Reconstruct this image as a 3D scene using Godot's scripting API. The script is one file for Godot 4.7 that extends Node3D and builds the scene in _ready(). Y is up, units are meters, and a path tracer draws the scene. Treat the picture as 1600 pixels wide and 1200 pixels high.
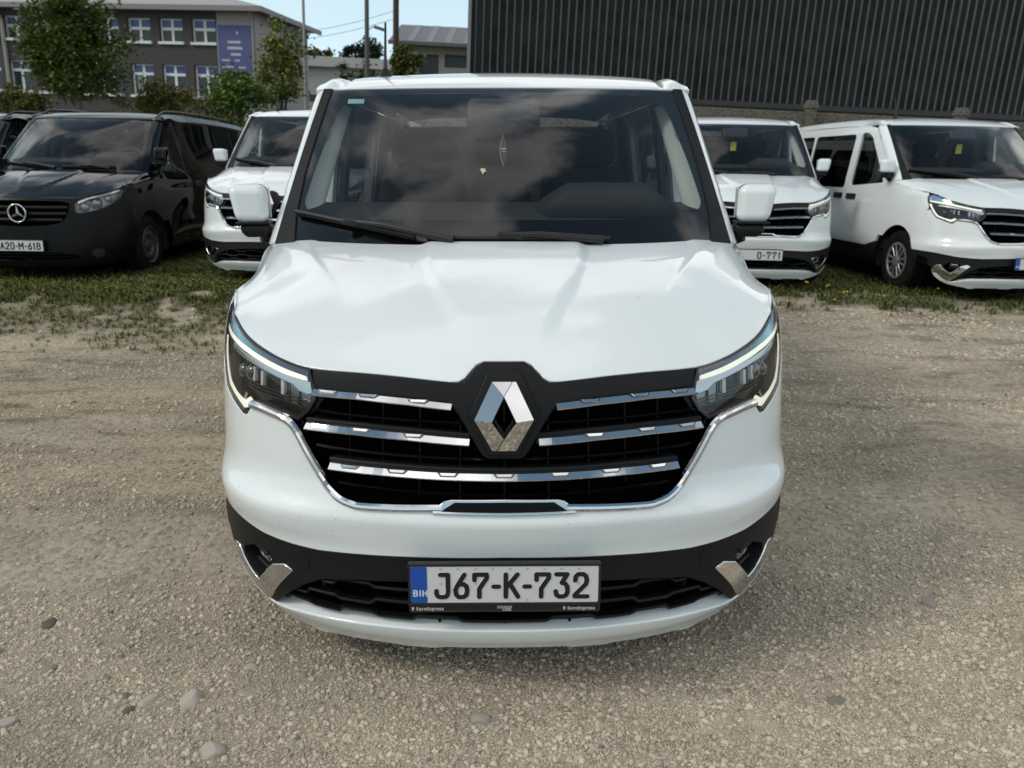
extends Node3D

# A gravel parking yard: a white passenger van seen from the front, more vans on a grassy strip behind it,
# an office building, sheds, poles and a dark ribbed hall behind a concrete fence. World y is true vertical; the yard tilts slightly sideways.

const EYE := 1.55
var rng := RandomNumberGenerator.new()
var noise := FastNoiseLite.new()
var mats := {}
var yard_tilt := Basis()
var S := {}            # the shape tables of the van that is being built

# ---------------------------------------------------------------- mesh buffer
class Buf:
	var v := PackedVector3Array()
	var n := PackedVector3Array()
	var c := PackedColorArray()
	var col := Color(1, 1, 1)
	func tri(a: Vector3, b: Vector3, d: Vector3, na: Vector3, nb: Vector3, nd: Vector3) -> void:
		var g := (b - a).cross(d - a)
		if g.length_squared() < 1e-18:
			return
		if g.dot(na + nb + nd) > 0.0:
			v.append(a); v.append(d); v.append(b)
			n.append(na); n.append(nd); n.append(nb)
		else:
			v.append(a); v.append(b); v.append(d)
			n.append(na); n.append(nb); n.append(nd)
		c.append(col); c.append(col); c.append(col)
	func quad(a: Vector3, b: Vector3, d: Vector3, e: Vector3, na: Vector3, nb: Vector3, nd: Vector3, ne: Vector3) -> void:
		tri(a, b, d, na, nb, nd)
		tri(a, d, e, na, nd, ne)
	func fquad(a: Vector3, b: Vector3, d: Vector3, e: Vector3, away: Vector3) -> void:
		var g := (d - a).cross(e - b)
		if g.length_squared() < 1e-20:
			return
		g = g.normalized()
		if g.dot((a + b + d + e) * 0.25 - away) < 0.0:
			g = -g
		quad(a, b, d, e, g, g, g, g)
	func ftri(a: Vector3, b: Vector3, d: Vector3, away: Vector3) -> void:
		var g := (b - a).cross(d - a)
		if g.length_squared() < 1e-20:
			return
		g = g.normalized()
		if g.dot((a + b + d) / 3.0 - away) < 0.0:
			g = -g
		tri(a, b, d, g, g, g)
	func add(o: Buf, x := Transform3D()) -> void:
		var flip := x.basis.determinant() < 0.0
		var nb := x.basis.inverse().transposed()
		for i in range(0, o.v.size(), 3):
			for k in ([0, 2, 1] if flip else [0, 1, 2]):
				v.append(x * o.v[i + k])
				n.append((nb * o.n[i + k]).normalized())
				c.append(o.c[i + k])
	func mirrored() -> Buf:
		var r := Buf.new()
		r.add(self, Transform3D(Basis(Vector3(-1, 0, 0), Vector3(0, 1, 0), Vector3(0, 0, 1)), Vector3.ZERO))
		return r
	func both() -> Buf:
		add(mirrored())
		return self
	func mesh(colored := false) -> ArrayMesh:
		var m := ArrayMesh.new()
		var a := []
		a.resize(Mesh.ARRAY_MAX)
		a[Mesh.ARRAY_VERTEX] = v
		a[Mesh.ARRAY_NORMAL] = n
		if colored:
			a[Mesh.ARRAY_COLOR] = c
		if v.size():
			m.add_surface_from_arrays(Mesh.PRIMITIVE_TRIANGLES, a)
		return m

# ---------------------------------------------------------------- scene helpers
var used := {}

func numbered(called: String, parent: Node) -> String:
	var key := str(parent.get_instance_id()) + called
	var k: int = used.get(key, 0)
	used[key] = k + 1
	return called if k == 0 else "%s_%03d" % [called, k]

func obj(called: String, b, m: Material, parent: Node = self, colored := false) -> MeshInstance3D:
	var o := MeshInstance3D.new()
	o.name = numbered(called, parent)
	o.mesh = b.mesh(colored) if b is Buf else b
	o.material_override = m
	parent.add_child(o, true)
	return o

func tag(o: Node, label: String, category := "", group := "", kind := "") -> Node:
	if label: o.set_meta("label", label)
	if category: o.set_meta("category", category)
	if group: o.set_meta("group", group)
	if kind: o.set_meta("kind", kind)
	return o

func thing(called: String, label: String, category: String, at := Transform3D(), group := "") -> Node3D:
	var o := Node3D.new()
	o.name = numbered(called, self)
	add_child(o, true)
	o.transform = at
	tag(o, label, category, group)
	return o

func part_root(called: String, parent: Node) -> Node3D:
	var o := Node3D.new()
	o.name = numbered(called, parent)
	parent.add_child(o, true)
	return o

func lin(r: float, g: float, b: float, a := 1.0) -> Color:
	var c := Color(r, g, b).linear_to_srgb()
	c.a = a
	return c

func mat(called: String, c: Color, rough := 0.6, metal := 0.0, o := {}) -> StandardMaterial3D:
	if mats.has(called):
		return mats[called]
	var m := StandardMaterial3D.new()
	m.resource_name = called
	m.albedo_color = c
	m.roughness = rough
	m.metallic = metal
	if o.get("coat", 0.0) > 0.0:
		m.clearcoat_enabled = true
		m.clearcoat = o.coat
		m.clearcoat_roughness = o.get("coat_rough", 0.02)
	if o.has("spec"): m.metallic_specular = o.spec
	if o.get("glass", false):
		m.transparency = BaseMaterial3D.TRANSPARENCY_ALPHA
	if o.get("vc", false): m.vertex_color_use_as_albedo = true
	if o.has("emit"):
		m.emission_enabled = true
		m.emission = o.emit
		m.emission_energy_multiplier = o.get("power", 1.0)
	if o.has("backlight"):
		m.backlight_enabled = true
		m.backlight = o.backlight
	mats[called] = m
	return m

func noise_tex(size: int, f: float, oct: int, sd: int, normal := 0.0, ramp: Gradient = null, type := FastNoiseLite.TYPE_SIMPLEX_SMOOTH, cell := FastNoiseLite.RETURN_DISTANCE) -> NoiseTexture2D:
	var fn := FastNoiseLite.new()
	fn.seed = sd
	fn.noise_type = type
	fn.frequency = f
	fn.fractal_octaves = oct
	fn.fractal_type = FastNoiseLite.FRACTAL_FBM if oct > 1 else FastNoiseLite.FRACTAL_NONE
	fn.cellular_return_type = cell
	var t := NoiseTexture2D.new()
	t.width = size
	t.height = size
	t.seamless = true
	t.noise = fn
	if normal > 0.0:
		t.as_normal_map = true
		t.bump_strength = normal
	if ramp: t.color_ramp = ramp
	return t

func ramp(a: Array) -> Gradient:
	var g := Gradient.new()
	var offs := PackedFloat32Array()
	var cols := PackedColorArray()
	for e in a:
		offs.append(e[0]); cols.append(e[1])
	g.offsets = offs
	g.colors = cols
	return g

func triplanar(m: StandardMaterial3D, scale: float, world := false) -> void:
	m.uv1_triplanar = true
	m.uv1_world_triplanar = world
	m.uv1_scale = Vector3.ONE * scale

# ---------------------------------------------------------------- shapes
func box(b: Buf, at: Vector3, size: Vector3, bev := 0.0, basis := Basis()) -> void:
	var h := size * 0.5
	bev = minf(bev, minf(h.x, minf(h.y, h.z)) * 0.9)
	var far := at
	if bev <= 0.0:
		for ax in 3:
			for s in [-1.0, 1.0]:
				var u := (ax + 1) % 3
				var w := (ax + 2) % 3
				var q := []
				for e in [[-1, -1], [1, -1], [1, 1], [-1, 1]]:
					var p := Vector3.ZERO
					p[ax] = h[ax] * s; p[u] = h[u] * e[0]; p[w] = h[w] * e[1]
					q.append(at + basis * p)
				b.fquad(q[0], q[1], q[2], q[3], far)
		return
	rbox(b, Transform3D(basis, at), h, bev, 1)

func rbox(b: Buf, x: Transform3D, h: Vector3, r: float, k := 3, shape = null) -> void:
	# a box with rounded edges: every face is a grid with k rounding steps at each border
	var st := []
	for i in range(k + 1):
		st.append([-1.0, float(i) / k])
	for i in range(k + 1):
		st.append([1.0, 1.0 - float(i) / k])
	for ax in 3:
		var u := (ax + 1) % 3
		var w := (ax + 2) % 3
		for s in [-1.0, 1.0]:
			var P := []
			var Nn := []
			for i in st.size():
				for j in st.size():
					var d := Vector3.ZERO
					d[ax] = s
					d[u] = st[i][0] * (1.0 - st[i][1])
					d[w] = st[j][0] * (1.0 - st[j][1])
					d[u] = tan(d[u] * PI / 4); d[w] = tan(d[w] * PI / 4)
					var inner := Vector3.ZERO
					inner[ax] = s * (h[ax] - r)
					inner[u] = st[i][0] * (h[u] - r)
					inner[w] = st[j][0] * (h[w] - r)
					d = d.normalized()
					var p := inner + d * r
					if shape != null: p = shape.call(p)
					P.append(x * p)
					Nn.append((x.basis * d).normalized())
			var m := st.size()
			for i in m - 1:
				for j in m - 1:
					var a := i * m + j
					b.quad(P[a], P[a + 1], P[a + m + 1], P[a + m], Nn[a], Nn[a + 1], Nn[a + m + 1], Nn[a + m])

func tube(b: Buf, pts: Array, rad, sides := 8, caps := true) -> void:
	var rings := []
	var nrm := []
	var ref := Vector3.UP
	for i in pts.size():
		var d: Vector3 = (pts[mini(i + 1, pts.size() - 1)] - pts[maxi(i - 1, 0)]).normalized()
		if absf(d.dot(ref)) > 0.95: ref = Vector3.RIGHT if absf(d.x) < 0.9 else Vector3.BACK
		var u := d.cross(ref).normalized()
		var w := u.cross(d).normalized()
		ref = w
		var r: float = rad[i] if rad is Array else rad
		var ring := []
		var rn := []
		for k in sides:
			var a := TAU * k / sides
			var o := u * cos(a) + w * sin(a)
			ring.append(pts[i] + o * r); rn.append(o)
		rings.append(ring); nrm.append(rn)
	for i in rings.size() - 1:
		for k in sides:
			var l := (k + 1) % sides
			b.quad(rings[i][k], rings[i][l], rings[i + 1][l], rings[i + 1][k], nrm[i][k], nrm[i][l], nrm[i + 1][l], nrm[i + 1][k])
	if caps:
		for e in [0, rings.size() - 1]:
			var nn: Vector3 = (pts[0] - pts[1]).normalized() if e == 0 else (pts[-1] - pts[-2]).normalized()
			for k in range(1, sides - 1):
				b.tri(rings[e][0], rings[e][k], rings[e][k + 1], nn, nn, nn)

func lathe(b: Buf, prof: Array, x: Transform3D, segs := 32) -> void:
	# prof: Vector2(radius, along z); smooth round, creased along the profile
	for i in prof.size() - 1:
		var p: Vector2 = prof[i]
		var q: Vector2 = prof[i + 1]
		var t := (q - p)
		if t.length() < 1e-6: continue
		var np := Vector2(t.y, -t.x).normalized()
		for k in segs:
			var a0 := TAU * k / segs
			var a1 := TAU * (k + 1) / segs
			var d0 := Vector3(cos(a0), sin(a0), 0)
			var d1 := Vector3(cos(a1), sin(a1), 0)
			var n0 := x.basis * (d0 * np.x + Vector3(0, 0, np.y))
			var n1 := x.basis * (d1 * np.x + Vector3(0, 0, np.y))
			b.quad(x * (d0 * p.x + Vector3(0, 0, p.y)), x * (d1 * p.x + Vector3(0, 0, p.y)), x * (d1 * q.x + Vector3(0, 0, q.y)), x * (d0 * q.x + Vector3(0, 0, q.y)), n0, n1, n1, n0)

func prism(b: Buf, poly: PackedVector2Array, depth: float, x := Transform3D(), bev := 0.0) -> void:
	# a flat shape in xy, from z = 0 (back) to z = depth (front), its front edge chamfered
	if Geometry2D.is_polygon_clockwise(poly):
		poly = poly.duplicate()
		poly.reverse()
	var front := poly
	if bev > 0.0:
		front = PackedVector2Array()
		var m := poly.size()
		for i in m:
			var a := (poly[i] - poly[(i - 1 + m) % m]).normalized()
			var c := (poly[(i + 1) % m] - poly[i]).normalized()
			var bis := (Vector2(-a.y, a.x) + Vector2(-c.y, c.x))
			bis = bis / maxf(0.35, bis.length_squared() * 0.5)
			front.append(poly[i] + bis * bev)
	var idx := Geometry2D.triangulate_polygon(front)
	var nz := x.basis.z.normalized()
	for i in range(0, idx.size(), 3):
		var q := []
		for k in 3:
			q.append(Vector3(front[idx[i + k]].x, front[idx[i + k]].y, depth))
		b.tri(x * q[0], x * q[1], x * q[2], nz, nz, nz)
	for i in poly.size():
		var j := (i + 1) % poly.size()
		var e := (poly[j] - poly[i]).normalized()
		var o := x.basis * Vector3(e.y, -e.x, 0)
		var p0 := Vector3(poly[i].x, poly[i].y, 0)
		var p1 := Vector3(poly[j].x, poly[j].y, 0)
		var up := Vector3(0, 0, depth - bev)
		b.quad(x * p0, x * p1, x * (p1 + up), x * (p0 + up), o, o, o, o)
		if bev > 0.0:
			var f0 := Vector3(front[i].x, front[i].y, depth)
			var f1 := Vector3(front[j].x, front[j].y, depth)
			var nn := (o.normalized() + nz).normalized()
			b.quad(x * (p0 + up), x * (p1 + up), x * f1, x * f0, nn, nn, nn, nn)

func pv(a: Array) -> PackedVector2Array:
	var r := PackedVector2Array()
	for i in range(0, a.size(), 2):
		r.append(Vector2(a[i], a[i + 1]))
	return r

func sym(p: PackedVector2Array) -> PackedVector2Array:
	# an outline given for x >= 0, closed by its mirror image
	var r := p.duplicate()
	for i in range(p.size() - 1, -1, -1):
		if absf(p[i].x) > 1e-5:
			r.append(Vector2(-p[i].x, p[i].y))
	return r

func rounded(p: PackedVector2Array, r: float, k := 4) -> PackedVector2Array:
	var o := PackedVector2Array()
	var m := p.size()
	for i in m:
		var a := p[(i - 1 + m) % m] - p[i]
		var c := p[(i + 1) % m] - p[i]
		var l := minf(r, 0.45 * minf(a.length(), c.length()))
		var s := p[i] + a.normalized() * l
		var e := p[i] + c.normalized() * l
		for j in k + 1:
			var t := float(j) / k
			o.append(s.lerp(p[i], t).lerp(p[i].lerp(e, t), t))
	return o

func disc(at: Vector2, rx: float, ry: float, k := 20) -> PackedVector2Array:
	var o := PackedVector2Array()
	for i in k:
		o.append(at + Vector2(cos(TAU * i / k) * rx, sin(TAU * i / k) * ry))
	return o

func spine(p: Vector3) -> Vector3:
	return Vector3(0, 0.95, clampf(p.z, -4.2, -1.25))

func pn(f: Callable, p: Vector2, e: float) -> Array:
	var P: Vector3 = f.call(p)
	var du: Vector3 = f.call(p + Vector2(e, 0)) - f.call(p - Vector2(e, 0))
	var dv: Vector3 = f.call(p + Vector2(0, e)) - f.call(p - Vector2(0, e))
	var n := du.cross(dv).normalized()
	if n.dot(P - spine(P)) < 0.0: n = -n
	return [P, n]

func panel(b: Buf, outline: PackedVector2Array, f: Callable, cu: float, cv: float, o := {}) -> void:
	# a sheet that follows the surface f inside an outline, with rolled edges turned inwards
	var holes: Array = o.get("holes", [])
	var lift: float = o.get("lift", 0.0)
	var thick: float = o.get("thick", 0.014)
	var r: float = o.get("r", 0.0025)
	var eps: float = o.get("eps", 0.004)
	var tint = o.get("tint", null)
	var lo := outline[0]
	var hi := outline[0]
	for p in outline:
		lo = lo.min(p); hi = hi.max(p)
	var nx := maxi(1, ceili((hi.x - lo.x) / cu))
	var ny := maxi(1, ceili((hi.y - lo.y) / cv))
	var du := (hi.x - lo.x) / nx
	var dv := (hi.y - lo.y) / ny
	var border := {}
	for poly in [outline] + holes:
		for i in poly.size():
			var p: Vector2 = poly[i]
			var q: Vector2 = poly[(i + 1) % poly.size()]
			var k := maxi(1, ceili(maxf(absf(q.x - p.x) / du, absf(q.y - p.y) / dv) / 0.12))
			for j in k + 1:
				var s := p.lerp(q, float(j) / k)
				border[clampi(int((s.x - lo.x) / du), 0, nx - 1) * 4096 + clampi(int((s.y - lo.y) / dv), 0, ny - 1)] = true
	var cache := {}
	var node := func(i: int, j: int) -> Array:
		var key := i * 4096 + j
		if not cache.has(key):
			cache[key] = pn(f, lo + Vector2(i * du, j * dv), eps)
		return cache[key]
	for i in nx:
		for j in ny:
			var c0 := lo + Vector2(i * du, j * dv)
			var mid := c0 + Vector2(du, dv) * 0.5
			if border.has(i * 4096 + j):
				var cell := PackedVector2Array([c0, c0 + Vector2(du, 0), c0 + Vector2(du, dv), c0 + Vector2(0, dv)])
				var polys: Array = Geometry2D.intersect_polygons(outline, cell)
				for h in holes:
					var nxt := []
					for g in polys:
						nxt.append_array(Geometry2D.clip_polygons(g, h))
					polys = nxt
				for g in polys:
					var idx := Geometry2D.triangulate_polygon(g)
					var q := []
					for p in g:
						q.append(pn(f, p, eps))
					for t in range(0, idx.size(), 3):
						var a = q[idx[t]]; var bb = q[idx[t + 1]]; var d = q[idx[t + 2]]
						if tint != null: b.col = tint.call(mid)
						b.tri(a[0] + a[1] * lift, bb[0] + bb[1] * lift, d[0] + d[1] * lift, a[1], bb[1], d[1])
				continue
			if not Geometry2D.is_point_in_polygon(mid, outline): continue
			var inside := true
			for h in holes:
				if Geometry2D.is_point_in_polygon(mid, h): inside = false
			if not inside: continue
			var A = node.call(i, j); var B2 = node.call(i + 1, j); var C = node.call(i + 1, j + 1); var D = node.call(i, j + 1)
			if tint != null: b.col = tint.call(mid)
			b.quad(A[0] + A[1] * lift, B2[0] + B2[1] * lift, C[0] + C[1] * lift, D[0] + D[1] * lift, A[1], B2[1], C[1], D[1])
	if thick <= 0.0: return
	var first := true
	for poly in [outline] + holes:
		var cw: bool = Geometry2D.is_polygon_clockwise(poly)
		var sgn := 1.0 if (cw == first) else -1.0
		first = false
		var ring := []
		for i in poly.size():
			var p: Vector2 = poly[i]
			var q: Vector2 = poly[(i + 1) % poly.size()]
			var k := maxi(1, ceili(maxf(absf(q.x - p.x) / cu, absf(q.y - p.y) / cv)))
			for j in k:
				ring.append(p.lerp(q, float(j) / k))
		var m := ring.size()
		var rows := []
		for i in m:
			var p: Vector2 = ring[i]
			var tdir: Vector2 = (ring[(i + 1) % m] - ring[(i - 1 + m) % m])
			if tdir.length() < 1e-7: tdir = Vector2(1, 0)
			tdir = tdir.normalized()
			var side := Vector2(-tdir.y, tdir.x) * sgn
			var A = pn(f, p, eps)
			var nn: Vector3 = A[1]
			var t3: Vector3 = f.call(p + tdir * 1e-3) - f.call(p - tdir * 1e-3)
			var s3: Vector3 = f.call(p + side * 1e-3) - f.call(p - side * 1e-3)
			var ov := t3.cross(nn).normalized()
			if ov.dot(s3) < 0.0: ov = -ov
			var P: Vector3 = A[0] + nn * lift
			rows.append([[P, nn], [P + ov * r * 0.7 - nn * r * 0.3, (nn + ov).normalized()], [P + ov * r - nn * r, ov], [P + ov * r - nn * thick, ov]])
		for i in m:
			var A = rows[i]
			var B3 = rows[(i + 1) % m]
			for k in 3:
				b.quad(A[k][0], B3[k][0], B3[k + 1][0], A[k + 1][0], A[k][1], B3[k][1], B3[k + 1][1], A[k + 1][1])

func skin_bar(b: Buf, f: Callable, pts: PackedVector2Array, cross: Array, closed := false) -> void:
	# a moulding swept along a line on the surface f; cross: Vector2(across in the surface, outwards)
	var rows := []
	var m := pts.size()
	for i in m:
		var p := pts[i]
		var A = pn(f, p, 0.004)
		var pa := pts[(i - 1 + m) % m] if closed else pts[maxi(i - 1, 0)]
		var pc := pts[(i + 1) % m] if closed else pts[mini(i + 1, m - 1)]
		var t3: Vector3 = (f.call(pc) - f.call(pa)).normalized()
		var side: Vector3 = A[1].cross(t3).normalized()
		var row := []
		for q in cross:
			row.append(A[0] + side * q.x + A[1] * q.y)
		rows.append(row)
	var kk := cross.size()
	for i in (m if closed else m - 1):
		var j := (i + 1) % m
		var mid0 := Vector3.ZERO
		for q in rows[i]: mid0 += q
		for q in rows[j]: mid0 += q
		mid0 /= 2.0 * kk
		for k in kk:
			var l := (k + 1) % kk
			b.fquad(rows[i][k], rows[i][l], rows[j][l], rows[j][k], mid0)
	if not closed:
		for e in [0, m - 1]:
			var other: Vector3 = rows[1][0] if e == 0 else rows[m - 2][0]
			for k in range(1, kk - 1):
				b.ftri(rows[e][0], rows[e][k], rows[e][k + 1], other)

func line_pts(a: PackedVector2Array, step: float) -> PackedVector2Array:
	var o := PackedVector2Array()
	for i in a.size() - 1:
		var k := maxi(1, ceili(a[i].distance_to(a[i + 1]) / step))
		for j in k:
			o.append(a[i].lerp(a[i + 1], float(j) / k))
	o.append(a[-1])
	return o

func cr(xs: Array, ys: Array, x: float) -> float:
	var m := xs.size()
	x = clampf(x, xs[0], xs[m - 1])
	var i := 0
	while i < m - 2 and x >= xs[i + 1]: i += 1
	var h: float = xs[i + 1] - xs[i]
	var s: float = (x - xs[i]) / h
	var m0: float = (ys[i + 1] - ys[i]) / h if i == 0 else (ys[i + 1] - ys[i - 1]) / (xs[i + 1] - xs[i - 1])
	var m1: float = (ys[i + 1] - ys[i]) / h if i == m - 2 else (ys[i + 2] - ys[i]) / (xs[i + 2] - xs[i])
	var s2 := s * s
	var s3 := s2 * s
	return (2 * s3 - 3 * s2 + 1) * ys[i] + (s3 - 2 * s2 + s) * h * m0 + (-2 * s3 + 3 * s2) * ys[i + 1] + (s3 - s2) * h * m1

# ---------------------------------------------------------------- lettering
const GLYPHS := {
	"J": [[0.38, 1, 0.92, 1, 0.92, 0.2, 0.84, 0.05, 0.7, 0, 0.3, 0, 0.16, 0.05, 0.08, 0.16, 0.08, 0.28]],
	"6": [[0.72, 1, 0.2, 0.5, 0.06, 0.3, 0.12, 0.1, 0.3, 0, 0.66, 0, 0.86, 0.1, 0.92, 0.3, 0.86, 0.48, 0.66, 0.58, 0.34, 0.56]],
	"7": [[0.06, 0.76, 0.06, 1, 0.94, 1, 0.94, 0.84, 0.4, 0.36, 0.4, 0]],
	"K": [[0.08, 0, 0.08, 1], [0.92, 1, 0.1, 0.4], [0.36, 0.6, 0.96, 0]],
	"3": [[0.1, 1, 0.88, 1, 0.5, 0.62, 0.74, 0.58, 0.9, 0.44, 0.92, 0.2, 0.8, 0.05, 0.6, 0, 0.3, 0, 0.12, 0.08, 0.06, 0.24]],
	"2": [[0.08, 0.72, 0.12, 0.9, 0.3, 1, 0.68, 1, 0.86, 0.9, 0.92, 0.72, 0.86, 0.56, 0.06, 0.06, 0.06, 0, 0.96, 0]],
	"A": [[0.04, 0, 0.5, 1, 0.96, 0], [0.2, 0.32, 0.8, 0.32]],
	"0": [[0.3, 0, 0.08, 0.16, 0.08, 0.84, 0.3, 1, 0.7, 1, 0.92, 0.84, 0.92, 0.16, 0.7, 0, 0.3, 0]],
	"O": [[0.3, 0, 0.06, 0.16, 0.06, 0.84, 0.3, 1, 0.7, 1, 0.94, 0.84, 0.94, 0.16, 0.7, 0, 0.3, 0]],
	"1": [[0.24, 0.74, 0.56, 1, 0.56, 0]],
	"8": [[0.3, 0.54, 0.12, 0.66, 0.12, 0.88, 0.3, 1, 0.7, 1, 0.88, 0.88, 0.88, 0.66, 0.7, 0.54, 0.3, 0.54, 0.06, 0.4, 0.06, 0.14, 0.3, 0, 0.7, 0, 0.94, 0.14, 0.94, 0.4, 0.7, 0.54]],
	"M": [[0.06, 0, 0.06, 1, 0.5, 0.4, 0.94, 1, 0.94, 0]],
	"B": [[0.1, 0, 0.1, 1, 0.66, 1, 0.86, 0.88, 0.86, 0.66, 0.66, 0.53, 0.1, 0.53], [0.66, 0.53, 0.92, 0.4, 0.92, 0.14, 0.7, 0, 0.1, 0]],
	"I": [[0.5, 0, 0.5, 1]],
	"H": [[0.08, 0, 0.08, 1], [0.92, 0, 0.92, 1], [0.08, 0.52, 0.92, 0.52]],
	"-": [[0.1, 0.46, 0.9, 0.46]],
}

func glyph(b: Buf, ch: String, at: Vector3, w: float, h: float, stroke: float, depth := 0.0012) -> void:
	var polys: Array = []
	for line in GLYPHS[ch]:
		var pts := PackedVector2Array()
		for i in range(0, line.size(), 2):
			pts.append(Vector2(stroke * 0.5 + line[i] * (w - stroke), stroke * 0.5 + line[i + 1] * (h - stroke)) * 1000.0)
		var grown: Array = Geometry2D.offset_polyline(pts, stroke * 500.0, Geometry2D.JOIN_ROUND, Geometry2D.END_ROUND)
		polys.append_array(grown)
	var solid := []
	var gaps := []
	for g in polys:
		if Geometry2D.is_polygon_clockwise(g): gaps.append(g)
		else: solid.append(g)
	# shapes with a closed ring (0, 6, 8, B, O) are filled strip by strip
	var hgt := h * 1000.0
	for k in 24:
		var y0 := hgt * k / 24.0 - (2.0 if k == 0 else 0.0)
		var y1 := hgt * (k + 1) / 24.0 + (2.0 if k == 23 else 0.0)
		var strip := PackedVector2Array([Vector2(-50, y0), Vector2(w * 1000 + 50, y0), Vector2(w * 1000 + 50, y1), Vector2(-50, y1)])
		var cut: Array = []
		for g in solid:
			cut.append_array(Geometry2D.intersect_polygons(g, strip))
		for q in gaps:
			var nxt := []
			for g in cut: nxt.append_array(Geometry2D.clip_polygons(g, q))
			cut = nxt
		var done: Array = []
		for g in cut:
			var rest: Array = [g]
			for d in done:
				var nxt := []
				for q in rest: nxt.append_array(Geometry2D.clip_polygons(q, d))
				rest = nxt
			done.append_array(rest)
			for q in rest:
				var idx := Geometry2D.triangulate_polygon(q)
				for t in range(0, idx.size(), 3):
					var a := []
					for e in 3:
						a.append(at + Vector3(q[idx[t + e]].x, q[idx[t + e]].y, depth * 1000.0) * 0.001)
					b.tri(a[0], a[1], a[2], Vector3.BACK, Vector3.BACK, Vector3.BACK)

func letters(text: String, size: float, parent: Node, at: Vector3, m: Material, called := "lettering", bold := true) -> void:
	var f := SystemFont.new()
	f.font_names = PackedStringArray(["Droid Sans"])
	f.font_weight = 700 if bold else 400
	var t := TextMesh.new()
	t.text = text
	t.font = f
	t.font_size = 32
	t.pixel_size = size / 32.0
	t.depth = 0.001
	t.horizontal_alignment = HORIZONTAL_ALIGNMENT_CENTER
	var o := obj(called, t, m, parent)
	o.position = at

# ---------------------------------------------------------------- the body of a van as a few smooth surfaces (metres; x across, y up, z forward, the plate at z = 0)
func lut(xs: Array, ys: Array) -> PackedFloat32Array:
	var a := PackedFloat32Array()
	for i in 701:
		a.append(cr(xs, ys, i * 0.002 + 0.1))
	return a

func at_lut(a: PackedFloat32Array, y: float) -> float:
	var s := clampf((y - 0.1) / 0.002, 0.0, 699.99)
	var i := int(s)
	return lerpf(a[i], a[i + 1], s - i)

func set_body(spec: Dictionary) -> void:
	S = spec
	S.A = lut(spec.ax, spec.av)
	S.C = lut(spec.cx, spec.cv)
	S.K = lut([0.15, 0.3, 0.5, 0.7, 1.3], [0.655, 0.665, 0.665, 0.64, 0.635])
	S.FX = lut([0.2, 0.26, 0.32, 0.4, 0.5, 0.6, 0.75, 0.9, 1.0, 1.1, 1.2, 1.3, 1.4], [0.945, 0.965, 0.985, 0.995, 0.99, 0.984, 0.977, 0.970, 0.968, 0.966, 0.965, 0.950, 0.932])
	S.h1 = {}

func nose(p: Vector2) -> Vector3:
	var a := at_lut(S.A, p.y)
	var c := at_lut(S.C, p.y)
	var k1 := at_lut(S.K, p.y)
	var s := absf(p.x)
	var q := 1.0 - s
	var b1 := 3.0 * s * q * q
	var b2 := 3.0 * s * s * q
	var b3 := s * s * s
	# a rounded shoulder that swells towards the corners of the bumper
	var sw: float = S.get("shoulder", 0.0) * smoothstep(0.18, 0.5, s) * (1.0 - 0.75 * smoothstep(0.62, 0.85, s)) * exp(-pow((p.y - 0.572) / (0.075 if p.y < 0.572 else 0.042), 2.0))
	return Vector3(signf(p.x) * (a * (b1 * k1 + b2 + b3) + sw * sin(1.3 * s)), p.y, -(c + (0.8 - c) * (b2 * (1.02 - k1) + b3)) + sw * cos(1.3 * s))

func side_x(zp: float, y: float) -> float:
	if zp < 0.8:
		var lo := 0.0
		var hi := 1.0
		var yy := minf(y, 1.25)
		for i in 20:
			var m := (lo + hi) * 0.5
			if -nose(Vector2(m, yy)).z < zp: lo = m
			else: hi = m
		return nose(Vector2(lo, yy)).x
	var w := smoothstep(1.3, 2.2, zp)
	var fx := at_lut(S.A, y) if y < 1.3 else cr([1.3, 1.4, 1.5, 1.87, 1.95], [S.av[-1], 0.932, 0.918, 0.866, 0.845], y)
	fx = lerpf(fx, at_lut(S.FX, y) if y < 1.4 else fx, smoothstep(0.8, 1.3, zp))
	var body := cr([0.2, 0.3, 0.5, 0.75, 1.0, 1.2, 1.3, 1.6, 1.8, 1.87, 1.95], [0.93, 0.95, 0.975, 0.978, 0.975, 0.965, 0.952, 0.912, 0.882, 0.866, 0.835], y)
	body += 0.006 * exp(-pow((y - 0.98) / 0.018, 2.0)) - 0.008 * exp(-pow((y - 0.62) / 0.12, 2.0))
	var slim: float = 1.0 - S.get("slim", 0.0) * smoothstep(1.05, 1.85, y)
	return lerpf(fx, body, w) * slim - 0.05 * pow(maxf(0.0, (zp - 4.3) / 0.8), 3.0)

func side(p: Vector2) -> Vector3:      # p = (metres behind the plate, height)
	return Vector3(side_x(p.x, p.y), p.y, -p.x)

func hood_edge(s: float) -> Vector3:
	var tip := nose(Vector2(S.tm, S.fy[-1]))
	var zp: float = lerpf(-tip.z, S.edge_z, s)
	var y: float = lerpf(tip.y, S.edge_y, s)
	if S.has("edge"): y = cr([0.0, 0.25, 0.5, 0.8, 1.0], S.edge, s)
	return Vector3(side_x(zp, y), y, -zp)

func herm(a: Vector3, ta: Vector3, b: Vector3, tb: Vector3, s: float) -> Vector3:
	var s2 := s * s
	var s3 := s2 * s
	return (2 * s3 - 3 * s2 + 1) * a + (s3 - 2 * s2 + s) * ta + (-2 * s3 + 3 * s2) * b + (s3 - s2) * tb

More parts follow.
